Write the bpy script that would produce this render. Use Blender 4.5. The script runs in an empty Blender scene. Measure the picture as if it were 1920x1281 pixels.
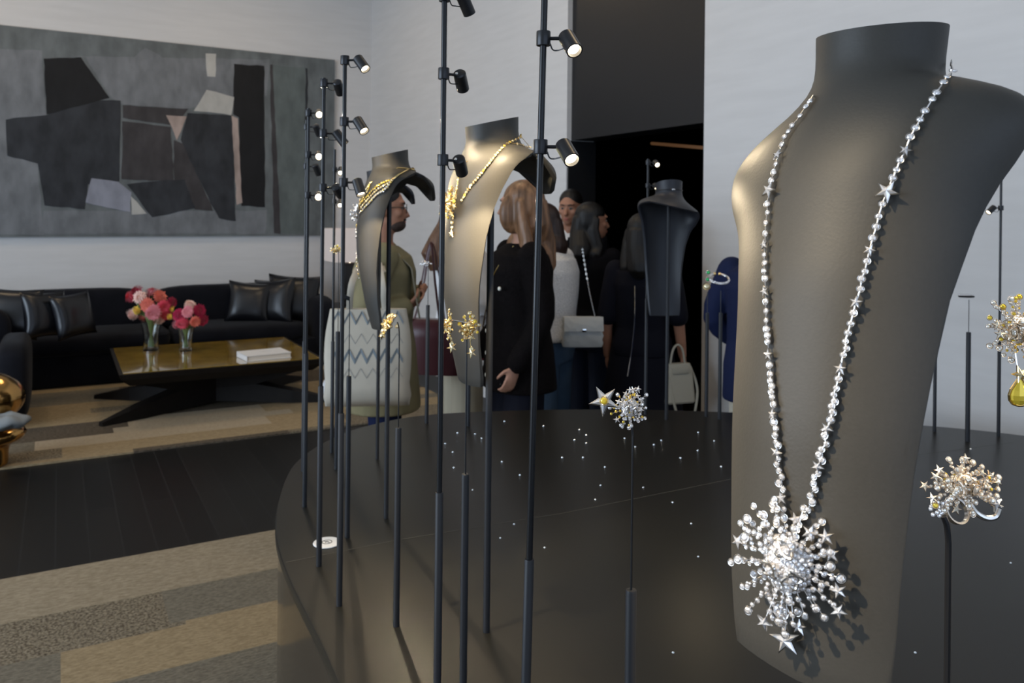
import bpy, bmesh, math, random
from mathutils import Vector, Matrix
from mathutils.bvhtree import BVHTree
from math import sin, cos, pi, radians as R

# ------------------------------------------------------------------ camera
F = 1508.0                       # focal length in pixels of the 1920 wide frame
YAW = R(29.4)                    # the room's axes are turned this far from the view direction
ROLL = 0.0105
HOR = 400.0                      # horizon row at the centre column
sc = bpy.context.scene
col = sc.collection
cam_d = bpy.data.cameras.new('camera')
cam = bpy.data.objects.new('camera', cam_d)
col.objects.link(cam)
cam_d.sensor_width = 36.0
cam_d.lens = 36.0 * F / 1920
cam_d.shift_y = -(640.5 - HOR) / 1920
cam_d.clip_start = 0.02
cam.matrix_world = (Matrix.Translation((0, 0, 1.6)) @ Matrix.Rotation(-YAW, 4, 'Z')
                    @ Matrix.Rotation(R(90), 4, 'X') @ Matrix.Rotation(ROLL, 4, 'Z'))
cam_d.dof.use_dof = True
cam_d.dof.focus_distance = 0.8
cam_d.dof.aperture_fstop = 14
sc.camera = cam

# ------------------------------------------------------------------ exposure, sky, windows, ceiling lights, unseen spots
sc.view_settings.view_transform = 'Standard'
sc.view_settings.look = 'None'
sc.view_settings.gamma = 1
sc.view_settings.use_curve_mapping = False
sc.view_settings.exposure = 0.0

world = bpy.data.worlds.new('sky')
sc.world = world
world.use_nodes = True
wb = world.node_tree.nodes['Background']
wb.inputs[0].default_value = (0.55, 0.7, 1.0, 1)
wb.inputs[1].default_value = 1.0


def cw(X, Y, z=0.0):
    """view-aligned floor coordinates (X right, Y away) to room coordinates"""
    return Vector((X * cos(YAW) + Y * sin(YAW), -X * sin(YAW) + Y * cos(YAW), z))


def at(px, py, d):
    """the point of the room seen at a pixel of the photograph at distance d along the view axis"""
    dx = (px - 960) / F
    dy = (HOR - py) / F
    x = dx - ROLL * dy
    y = dy + ROLL * dx
    return cw(x * d, d, 1.6 + y * d)


def on_plane(px, py, z):
    return at(px, py, (1.6 - z) * F / (py - (HOR + (px - 960) * ROLL)))


def area_light(name, loc, aim, sx, sy, power, color):
    l = bpy.data.lights.new(name, 'AREA')
    l.shape = 'RECTANGLE'
    l.size = sx
    l.size_y = sy
    l.energy = power
    l.color = color
    o = bpy.data.objects.new(name, l)
    o.location = loc
    o.rotation_euler = Vector(aim).to_track_quat('-Z', 'Y').to_euler()
    col.objects.link(o)
    return o


COOL = (0.70, 0.84, 1.0)
WARM = (1.0, 0.74, 0.45)
area_light('daylight_window', (-5.9, 2.6, 2.0), (1, 0, .05), 6.0, 3.0, 410, COOL)
area_light('daylight_window', (0.5, -3.4, 1.9), (0, 1, 0), 5.0, 2.6, 28, COOL)
for (lx, ly, p) in ((-3.4, 7.6, 13), (-1.0, 7.7, 14), (1.4, 7.4, 15), (-3.6, 3.6, 8), (-0.6, 3.2, 6), (1.6, 4.4, 18), (2.0, 1.6, 14)):
    area_light('ceiling_lamp_light', (lx, ly, 4.40), (0, 0.1, -1), 0.5, 0.5, p, WARM)



def unseen_spot(name, loc, aim, power, ang, blend=1.0, size=.03, color=(1.0, .82, .56)):
    l = bpy.data.lights.new(name, 'SPOT')
    l.energy = power
    l.color = color
    l.spot_size = R(ang)
    l.spot_blend = blend
    l.shadow_soft_size = size
    o = bpy.data.objects.new(name, l)
    o.location = loc
    o.rotation_euler = (Vector(aim) - Vector(loc)).to_track_quat('-Z', 'Y').to_euler()
    col.objects.link(o)
    return o


unseen_spot('unseen_spot_light', cw(-2.5, -.5, 4.3), at(1560, 860, .55), 1350, 6.0)
unseen_spot('unseen_spot_light', cw(-.2, -.9, 4.3), at(1165, 765, .82), 150, 4)  # unseen spot added to light the star ring from the front
unseen_spot('unseen_spot_light', cw(-1.2, .6, 4.3), on_plane(670, 1180, .85), 620, 15)  # extra unseen spot, added to strengthen the warm pool on the table's left

# ------------------------------------------------------------------ materials
MATS = {}


def mat(name, color=(.5, .5, .5), rough=.5, metal=0., spec=.5, coat=0., emit=None, es=0., noise=0., nscale=20.,
        bump=0., bscale=60., stretch=(1, 1, 1), trans=0., ior=1.45, sheen=0., coat_rough=.05, color2=None, tex='noise'):
    if name in MATS:
        return MATS[name]
    m = bpy.data.materials.new(name)
    m.use_nodes = True
    nt = m.node_tree
    b = nt.nodes['Principled BSDF']
    b.inputs['Base Color'].default_value = (*color, 1)
    b.inputs['Roughness'].default_value = rough
    b.inputs['Metallic'].default_value = metal
    b.inputs['Specular IOR Level'].default_value = spec
    b.inputs['Coat Weight'].default_value = coat
    b.inputs['Coat Roughness'].default_value = coat_rough
    b.inputs['Transmission Weight'].default_value = trans
    b.inputs['IOR'].default_value = ior
    b.inputs['Sheen Weight'].default_value = sheen
    if emit:
        b.inputs['Emission Color'].default_value = (*emit, 1)
        b.inputs['Emission Strength'].default_value = es
    if noise or bump:
        tc = nt.nodes.new('ShaderNodeTexCoord')
        mp = nt.nodes.new('ShaderNodeMapping')
        mp.inputs['Scale'].default_value = stretch
        nt.links.new(tc.outputs['Object'], mp.inputs['Vector'])
    if noise:
        n = nt.nodes.new('ShaderNodeTexNoise')
        n.inputs['Scale'].default_value = nscale
        n.inputs['Detail'].default_value = 5
        nt.links.new(mp.outputs[0], n.inputs['Vector'])
        r = nt.nodes.new('ShaderNodeValToRGB')
        c2 = color2 or tuple(c * (1 - noise) for c in color)
        r.color_ramp.elements[0].position = .32
        r.color_ramp.elements[1].position = .68
        r.color_ramp.elements[0].color = (*c2, 1)
        r.color_ramp.elements[1].color = (*color, 1)
        nt.links.new(n.outputs['Fac'], r.inputs['Fac'])
        nt.links.new(r.outputs[0], b.inputs['Base Color'])
    if bump:
        n2 = nt.nodes.new('ShaderNodeTexVoronoi' if tex == 'voronoi' else 'ShaderNodeTexNoise')
        n2.inputs['Scale'].default_value = bscale
        nt.links.new(mp.outputs[0], n2.inputs['Vector'])
        bp = nt.nodes.new('ShaderNodeBump')
        bp.inputs['Strength'].default_value = bump
        bp.inputs['Distance'].default_value = .004
        nt.links.new(n2.outputs[0], bp.inputs['Height'])
        nt.links.new(bp.outputs[0], b.inputs['Normal'])
    MATS[name] = m
    return m


M_wall = mat('plaster', (.62, .61, .60), .75, noise=.06, nscale=2.2, stretch=(1, 1, 9), bump=.10, bscale=5)
M_ceil = mat('ceiling_white', (.7, .69, .66), .8)
M_black = mat('black_panel', (.012, .012, .013), .35)
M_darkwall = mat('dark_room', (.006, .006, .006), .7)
M_pole = mat('black_metal', (.010, .010, .011), .30, metal=.0, spec=.4)
M_tube = mat('matt_black_tube', (.016, .0165, .019), .5, metal=.0, spec=.4)
M_head = mat('lamp_black', (.03, .03, .032), .35, metal=.5)
M_chrome = mat('chrome', (.8, .8, .8), .08, metal=1)
M_lens = mat('lit_lens', (1, .9, .7), .3, emit=(1.0, .84, .58), es=14)
M_lensoff = mat('unlit_lens', (.1, .1, .1), .2)
M_top = mat('satin_black_top', (.0125, .0118, .0095), .36, spec=.36, coat=0, noise=.10, nscale=3)
M_side = mat('gloss_black_side', (.018, .014, .011), .10, spec=.7)
M_bust = mat('taupe_bust', (.048, .0445, .0385), .50, noise=.06, nscale=300, bump=.04, bscale=500, spec=.35)
M_bustdark = mat('black_bust', (.018, .019, .024), .5)


# ------------------------------------------------------------------ mesh helpers
class MB:
    def __init__(self):
        self.v = []
        self.f = []
        self.m = []

    def add(self, vs, fs, mi=0):
        o = len(self.v)
        self.v += [tuple(p) for p in vs]
        for f in fs:
            self.f.append(tuple(i + o for i in f))
            self.m.append(mi)

    def box(self, c, s, mi=0, rot=None, taper=None):
        cx, cy, cz = c
        hx, hy, hz = s[0] / 2, s[1] / 2, s[2] / 2
        vs = []
        for z in (-1, 1):
            k = taper if (taper and z > 0) else 1
            for x, y in ((-1, -1), (1, -1), (1, 1), (-1, 1)):
                p = Vector((x * hx * k, y * hy * k, z * hz))
                if rot:
                    p = rot @ p
                vs.append((p.x + cx, p.y + cy, p.z + cz))
        self.add(vs, [(0, 3, 2, 1), (4, 5, 6, 7), (0, 1, 5, 4), (1, 2, 6, 5), (2, 3, 7, 6), (3, 0, 4, 7)], mi)

    def tube(self, pts, rad, n=12, mi=0, caps=True, sq=None):
        pts = [Vector(p) for p in pts]
        if not isinstance(rad, (list, tuple)):
            rad = [rad] * len(pts)
        vs = []
        prev = None
        for i, p in enumerate(pts):
            t = (pts[min(i + 1, len(pts) - 1)] - pts[max(i - 1, 0)]).normalized()
            if prev is None:
                a = Vector((0, 0, 1)) if abs(t.z) < .9 else Vector((1, 0, 0))
                u = t.cross(a).normalized()
            else:
                u = (prev - t * prev.dot(t)).normalized()
            prev = u
            w = t.cross(u)
            r = rad[i]
            ru, rw = (r if isinstance(r, tuple) else (r, r))
            for k in range(n):
                a = 2 * pi * k / n
                vs.append(p + u * cos(a) * ru + w * sin(a) * rw)
        fs = []
        for i in range(len(pts) - 1):
            for k in range(n):
                k2 = (k + 1) % n
                fs.append((i * n + k, i * n + k2, (i + 1) * n + k2, (i + 1) * n + k))
        if caps:
            fs.append(tuple(reversed(range(n))))
            fs.append(tuple(range((len(pts) - 1) * n, len(pts) * n)))
        self.add(vs, fs, mi)

    def ell(self, c, r, seg=16, rings=10, mi=0, rot=None, fn=None):
        vs = []
        for i in range(1, rings):
            a = pi * i / rings
            for k in range(seg):
                b = 2 * pi * k / seg
                p = Vector((r[0] * sin(a) * cos(b), r[1] * sin(a) * sin(b), r[2] * cos(a)))
                if fn:
                    p = fn(p)
                if rot:
                    p = rot @ p
                vs.append(p + Vector(c))
        t = Vector((0, 0, r[2]))
        bt = Vector((0, 0, -r[2]))
        if fn:
            t = fn(t)
            bt = fn(bt)
        if rot:
            t = rot @ t
            bt = rot @ bt
        vs += [t + Vector(c), bt + Vector(c)]
        n = (rings - 1) * seg
        fs = []
        for i in range(rings - 2):
            for k in range(seg):
                k2 = (k + 1) % seg
                fs.append((i * seg + k, (i + 1) * seg + k, (i + 1) * seg + k2, i * seg + k2))
        for k in range(seg):
            k2 = (k + 1) % seg
            fs.append((n, k, k2))
            fs.append((n + 1, (rings - 2) * seg + k2, (rings - 2) * seg + k))
        self.add(vs, fs, mi)

    def lathe(self, prof, n=24, mi=0, mat4=None, close=False):
        vs = []
        for (r, z) in prof:
            for k in range(n):
                a = 2 * pi * k / n
                p = Vector((r * cos(a), r * sin(a), z))
                vs.append(mat4 @ p if mat4 else p)
        fs = []
        m = len(prof)
        for i in range(m - 1 + (1 if close else 0)):
            j = (i + 1) % m
            for k in range(n):
                k2 = (k + 1) % n
                fs.append((i * n + k, i * n + k2, j * n + k2, j * n + k))
        if not close:
            if prof[0][0] > 1e-6:
                fs.append(tuple(reversed(range(n))))
            if prof[-1][0] > 1e-6:
                fs.append(tuple(range((m - 1) * n, m * n)))
        self.add(vs, fs, mi)

    def loft(self, rings, mi=0, caps=True, closed=True):
        n = len(rings[0])
        vs = [p for r in rings for p in r]
        fs = []
        for i in range(len(rings) - 1):
            for k in range(n if closed else n - 1):
                k2 = (k + 1) % n
                fs.append((i * n + k, i * n + k2, (i + 1) * n + k2, (i + 1) * n + k))
        if caps:
            fs.append(tuple(reversed(range(n))))
            fs.append(tuple(range((len(rings) - 1) * n, len(rings) * n)))
        self.add(vs, fs, mi)

    def prism(self, poly, z0, z1, mi=0, fn=None):
        n = len(poly)
        vs = [Vector((x, y, z0)) for x, y in poly] + [Vector((x, y, z1)) for x, y in poly]
        if fn:
            vs = [fn(p) for p in vs]
        fs = [tuple(reversed(range(n))), tuple(range(n, 2 * n))]
        for k in range(n):
            k2 = (k + 1) % n
            fs.append((k, k2, n + k2, n + k))
        self.add(vs, fs, mi)

    def build(self, name, mats, parent=None, smooth=35, bevel=0, bseg=2, fix=True):
        me = bpy.data.meshes.new(name)
        me.from_pydata([tuple(p) for p in self.v], [], self.f)
        if not isinstance(mats, (list, tuple)):
            mats = [mats]
        for m in mats:
            me.materials.append(m)
        me.polygons.foreach_set('material_index', self.m)
        if fix:
            bm = bmesh.new()
            bm.from_mesh(me)
            bmesh.ops.recalc_face_normals(bm, faces=bm.faces)
            if bevel:
                es = [e for e in bm.edges if len(e.link_faces) == 2 and e.calc_face_angle() > .6]
                bmesh.ops.bevel(bm, geom=es, offset=bevel, segments=bseg, affect='EDGES', profile=.5, clamp_overlap=True)
            bm.to_mesh(me)
            bm.free()
        if smooth:
            me.polygons.foreach_set('use_smooth', [True] * len(me.polygons))
            me.set_sharp_from_angle(angle=R(smooth))
        me.update()
        o = bpy.data.objects.new(name, me)
        col.objects.link(o)
        if parent:
            o.parent = parent
        return o


def tag(o, label=None, cat=None, group=None, kind=None):
    if label:
        o['label'] = label
    if cat:
        o['category'] = cat
    if group:
        o['group'] = group
    if kind:
        o['kind'] = kind
    return o


def thing(name, loc=(0, 0, 0), label=None, cat=None, group=None, rz=0.0):
    o = bpy.data.objects.new(name, None)
    o.location = loc
    o.rotation_euler = (0, 0, rz)
    o.empty_display_size = .05
    col.objects.link(o)
    tag(o, label, cat, group)
    return o


def struct(o):
    o['kind'] = 'structure'
    return o


def copy_mesh(src, name, parent, mw):
    o = bpy.data.objects.new(name, src)
    col.objects.link(o)
    o.parent = parent
    o.matrix_basis = mw
    return o


def frame(n, up=(0, 0, 1)):
    """matrix whose Z axis is n and whose Y axis is near up"""
    n = Vector(n).normalized()
    up = Vector(up)
    x = up.cross(n)
    if x.length < 1e-4:
        x = Vector((1, 0, 0)).cross(n)
    x.normalize()
    y = n.cross(x)
    return Matrix((x, y, n)).transposed().to_4x4()


def catmull(pts, n=8, closed=False):
    P = [Vector(p) for p in pts]
    out = []
    m = len(P)
    rng = range(m) if closed else range(m - 1)
    for i in rng:
        if closed:
            a, b, c, d = P[(i - 1) % m], P[i], P[(i + 1) % m], P[(i + 2) % m]
        else:
            a, b, c, d = P[max(i - 1, 0)], P[i], P[i + 1], P[min(i + 2, m - 1)]
        for k in range(n):
            t = k / n
            out.append(.5 * ((2 * b) + (c - a) * t + (2 * a - 5 * b + 4 * c - d) * t * t + (3 * b - a - 3 * c + d) * t ** 3))
    if not closed:
        out.append(P[-1].copy())
    return out


def interp(tab, x):
    if x <= tab[0][0]:
        return tab[0][1]
    for (a, va), (b, vb) in zip(tab, tab[1:]):
        if x <= b:
            t = (x - a) / (b - a)
            return va + (vb - va) * t
    return tab[-1][1]


# ------------------------------------------------------------------ the room (u = x, v = y)
U0, U1, V0, V1, H = -6.0, 3.23, -3.5, 9.2, 4.5
# floor of black boards
fm = bpy.data.materials.new('black_boards')
fm.use_nodes = True
nt = fm.node_tree
b = nt.nodes['Principled BSDF']
tc = nt.nodes.new('ShaderNodeTexCoord')
mp = nt.nodes.new('ShaderNodeMapping')
mp.inputs['Rotation'].default_value = (0, 0, R(90))
br = nt.nodes.new('ShaderNodeTexBrick')
br.inputs['Scale'].default_value = 1
br.inputs['Brick Width'].default_value = 1.6
br.inputs['Row Height'].default_value = .14
br.inputs['Mortar Size'].default_value = .003
br.inputs['Color1'].default_value = (.006, .006, .006, 1)
br.inputs['Color2'].default_value = (.011, .0105, .010, 1)
br.inputs['Mortar'].default_value = (.018, .018, .018, 1)
nt.links.new(tc.outputs['Object'], mp.inputs[0])
nt.links.new(mp.outputs[0], br.inputs[0])
nt.links.new(br.outputs[0], b.inputs['Base Color'])
b.inputs['Roughness'].default_value = .42
b.inputs['Specular IOR Level'].default_value = .22
m = MB()
m.box(((U0 + U1) / 2 + 2, (V0 + V1) / 2, -.1), (U1 - U0 + 4.6, V1 - V0 + .6, .2))
struct(m.build('floor', fm, smooth=0))
m = MB()
m.box(((U0 + U1) / 2, (V0 + V1) / 2, H + .1), (U1 - U0 + .6, V1 - V0 + .6, .2))
struct(m.build('ceiling', M_ceil, smooth=0))
m = MB()
m.box(((U0 + U1) / 2, V1 + .1, H / 2), (U1 - U0 + .5, .2, H))
struct(m.build('wall_back', M_wall, smooth=0))
O0, O1, HD = 3.493, 4.93, 2.14      # opening in the right wall
for (a, bb) in ((V0, O0), (O1, V1)):
    m = MB()
    m.box((U1 + .12, (a + bb) / 2, H / 2), (.24, bb - a, H))
    struct(m.build('wall_right', M_wall, smooth=0))
m = MB()
m.box((U1 + .14, (O0 + O1) / 2, (HD + H) / 2), (.20, O1 - O0 - .004, H - HD))
struct(m.build('trim_1', M_black, smooth=0))
# black jamb linings
for v in (O0 + .008, O1 - .008):
    m = MB()
    m.box((U1 + .13, v, HD / 2), (.24, .014, HD - .01))
    struct(m.build('trim_2', M_black, smooth=0))
# windowed walls out of view
m = MB()
for (y0, y1, z0, z1) in ((V0, -.45, 0, H), (5.65, V1, 0, H), (-.45, 5.65, 0, .55), (-.45, 5.65, 3.65, H)):
    m.box((U0 - .1, (y0 + y1) / 2, (z0 + z1) / 2), (.2, y1 - y0, z1 - z0))
struct(m.build('wall_left', M_wall, smooth=0))
m = MB()
for (x0, x1, z0, z1) in ((U0, -2.05, 0, H), (3.05, U1, 0, H), (-2.05, 3.05, 0, .55), (-2.05, 3.05, 3.25, H)):
    m.box(((x0 + x1) / 2, V0 - .1, (z0 + z1) / 2), (x1 - x0, .2, z1 - z0))
struct(m.build('wall_front', M_wall, smooth=0))
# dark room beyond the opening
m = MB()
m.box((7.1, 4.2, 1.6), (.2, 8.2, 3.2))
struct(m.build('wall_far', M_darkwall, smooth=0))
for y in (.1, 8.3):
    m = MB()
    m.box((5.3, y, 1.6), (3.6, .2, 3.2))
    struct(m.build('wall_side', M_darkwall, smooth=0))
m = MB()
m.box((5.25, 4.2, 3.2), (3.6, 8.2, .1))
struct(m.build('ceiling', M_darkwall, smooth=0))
m = MB()
m.tube([at(1222, 269, 7.4), at(1330, 278, 6.2)], .014, 8)
struct(m.build('trim_3', mat('brown_strip', (.20, .11, .06), .6, emit=(.45, .22, .1), es=.16), smooth=0))

# ------------------------------------------------------------------ the display table
TZ = .85
edge = [(-.268, 1.28), (-.335, 1.42), (-.455, 1.66), (-.545, 1.88), (-.600, 2.10), (-.637, 2.38), (-.60, 2.62), (-.50, 2.82),
        (-.26, 3.0), (.29, 3.09), (.83, 3.07), (1.30, 2.96), (1.78, 2.78), (2.10, 2.4), (2.25, 1.7), (2.1, .9), (1.6, .45),
        (.9, .30), (.35, .38), (.05, .68), (-.13, .98)]
E = catmull([cw(x, y) for x, y in edge], 6, closed=True)
c0 = sum(E, Vector()) / len(E)
poly = [(p.x, p.y) for p in E]
table = thing('display_table', (c0.x, c0.y, 0), 'large low rounded black jewellery display table filling the foreground', 'table')
loc = [(x - c0.x, y - c0.y) for x, y in poly]
m = MB()
m.prism(loc, TZ - .028, TZ)
m.build('table_top', M_top, table, bevel=.004)
m = MB()
m.prism([(x * .992, y * .992) for x, y in loc], .0125, TZ - .028)
m.build('table_base', M_side, table)
# seams between the panels of the top
M_seam = mat('seam', (.07, .068, .06), .5)


def on_table(px, py):
    d = (1.6 - TZ) * F / (py - (HOR + (px - 960) * ROLL))
    return at(px, py, d)


def floor_at(px, py, z=0.0):
    d = (1.6 - z) * F / (py - (HOR + (px - 960) * ROLL))
    return at(px, py, d)


for pts in (((536, 1055), (740, 1014), (1060, 962), (1366, 900)), ((1366, 900), (1900, 830))):
    P = [on_table(*q) - Vector((c0.x, c0.y, 0)) for q in pts]
    for p in P:
        p.z = TZ + .0001
    m = MB()
    vs = []
    n = Vector((-(P[-1] - P[0]).y, (P[-1] - P[0]).x, 0)).normalized() * .0011
    for p in P:
        vs += [p - n, p + n]
    m.add([v + Vector((0, 0, .0004)) for v in vs], [(2 * i, 2 * i + 2, 2 * i + 3, 2 * i + 1) for i in range(len(P) - 1)])
    m.build('panel_seam', M_seam, table, smooth=0)

# oval sign on the table
sg = on_table(613, 1019)
sign = thing('oval_sign', (sg.x, sg.y, TZ), 'small white oval notice with a grey symbol lying at the table edge', 'sign', rz=R(-15))
m = MB()
m.lathe([(.030, 0), (.031, .0015), (.030, .003)], 32)
m.build('plate', mat('white_enamel', (.85, .85, .85), .35), sign)
m = MB()
for (c, r0, r1) in (((0, 0), .010, .0118),):
    m.lathe([(r0, .0031), (r1, .0031), (r1, .0035), (r0, .0035)], 24, close=True)
m.box((0, 0, .0033), (.0014, .022, .0005), rot=Matrix.Rotation(R(45), 3, 'Z'))
m.tube([(-.003, -.005, .0033), (-.002, .004, .0033), (.001, .006, .0033), (.003, 0, .0033), (.004, -.005, .0033)], .0006, 6)
m.build('symbol', mat('grey_print', (.15, .15, .15), .5), sign)

# ------------------------------------------------------------------ spotlight poles
LIGHTS = []


def spot(root, top_local, side, aim, lit=True, power=8.0, size=1.0, ang=50, blend=.6):
    """one spotlight clamped to the pole. top_local: clamp centre in root frame; side: arm direction; aim: beam direction"""
    s = size
    base = Vector(top_local)
    side = Vector(side).normalized()
    aim = Vector(aim).normalized()
    m = MB()
    m.lathe([(.0045 * s, -.0085 * s), (.0082 * s, -.0085 * s), (.0085 * s, -.0075 * s), (.0085 * s, .0075 * s), (.0082 * s, .0085 * s), (.0045 * s, .0085 * s)], 20,
            mat4=Matrix.Translation(base), close=True)
    m.tube([base + side * .0075 * s, base + side * .019 * s], .0022 * s, 8)
    cl = m.build('spotlight', M_head, root)
    pc = base + side * .024 * s
    m = MB()
    m.ell(pc, (.0052 * s,) * 3, 12, 8)
    m.build('ball_joint', M_chrome, cl)
    # cable loop
    m = MB()
    q = [base + side * .008 * s + Vector((0, 0, -.006 * s)), base + side * .011 * s + Vector((0, 0, -.013 * s)),
         base + side * .017 * s + Vector((0, 0, -.014 * s)), pc + aim * .012 * s + Vector((0, 0, -.004 * s))]
    m.tube(catmull(q, 5), .0009 * s, 6)
    m.build('cable', M_head, cl)
    fr = Matrix.Translation(pc + side * .004 * s - aim * .006 * s) @ frame(aim)
    m = MB()
    r = .0098 * s
    L = .034 * s
    m.lathe([(.002 * s, -.001 * s), (r * .8, 0), (r, .002 * s), (r, L), (r * .84, L), (r * .78, L - .006 * s), (.001, L - .0065 * s)], 24, mat4=fr)
    m.build('lamp_body', M_head, cl)
    m = MB()
    m.lathe([(.0003, L - .0056 * s), (r * .74, L - .0056 * s), (r * .74, L - .0048 * s), (r * .35, L - .003 * s), (.0003, L - .0025 * s)], 20, mat4=fr)
    m.build('lens', M_lens if lit else M_lensoff, cl)
    if lit and power > 0:
        l = bpy.data.lights.new('spot_beam', 'SPOT')
        l.energy = power * 2.45
        l.color = (1.0, .81, .53)
        l.spot_size = R(ang)
        l.spot_blend = blend
        l.shadow_soft_size = .006
        o = bpy.data.objects.new('spot_beam', l)
        col.objects.link(o)
        o.parent = cl
        pos = pc + side * .004 * s + aim * (L)
        o.matrix_basis = Matrix.Translation(pos) @ aim.to_track_quat('-Z', 'Y').to_matrix().to_4x4()
    return cl


def pole(base, ztop, r=.0040, rb=.0058, ztube=None, label='', lean=(0, 0), name='spotlight_pole', group=None):
    """upright pole on the table; returns its empty. ztube: height where the thick lower sleeve ends"""
    root = thing(name, (base.x, base.y, TZ), label, 'display light', group)
    h = ztop - TZ
    if ztube is None:
        ztube = TZ + .42 * h
    ht = ztube - TZ

    def ax(z):
        return Vector((lean[0] * z, lean[1] * z, z))
    m = MB()
    m.tube([ax(0), ax(ht - .001), ax(ht)], [rb, rb, rb * .9], 20)
    m.build('sleeve', M_tube, root)
    m = MB()
    m.tube([ax(ht - .01), ax(h)], r, 16)
    m.build('pole', M_pole, root)
    return root, ax


def zat(py, px, d):
    return at(px, py, d).z


def cdir(x, y, z):
    v = cw(x, y)
    return Vector((v.x, v.y, z))
# ------------------------------------------------------------------ busts
A_TAB = [(0, .046), (.03, .044), (.045, .0455), (.053, .053), (.060, .066), (.068, .082), (.077, .097), (.087, .106), (.1, .110), (.12, .106), (.15, .094), (.21, .086), (.3, .082), (.41, .080), (.5, .078)]
BF_TAB = [(0, .048), (.04, .045), (.06, .053), (.085, .063), (.12, .073), (.2, .082), (.3, .079), (.4, .060), (.47, .040)]
BB_TAB = [(0, .048), (.03, .050), (.045, .062), (.06, .088), (.075, .110), (.09, .120), (.12, .124)]
HEM = [(0, .465), (43, .462), (46, .448), (48.5, .415), (50.5, .37), (54, .315), (58, .26), (63, .21), (69, .168), (76, .140), (84, .117), (93, .100), (104, .084), (115, .072), (127, .062), (138, .060), (148, .072), (158, .100), (168, .120), (180, .124)]


def smooth_tab(tab, x):
    s = 0
    w = 0
    for k in range(-2, 3):
        s += interp(tab, x + k * .004)
        w += 1
    return s / w


def bust_local(theta, z):
    a = smooth_tab(A_TAB, z)
    c = cos(theta)
    b = smooth_tab(BF_TAB, z) if c > 0 else smooth_tab(BB_TAB, z)
    k = max(0.0, 1 - z / .05)
    x = a * sin(theta)
    sh = min(1.0, max(0.0, (z - .028) / .03)) * min(1.0, max(0.0, (.30 - z) / .18))
    return Vector((x, b * c, -z - .25 * b * c * k * k - .21 * x * sh))


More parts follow.
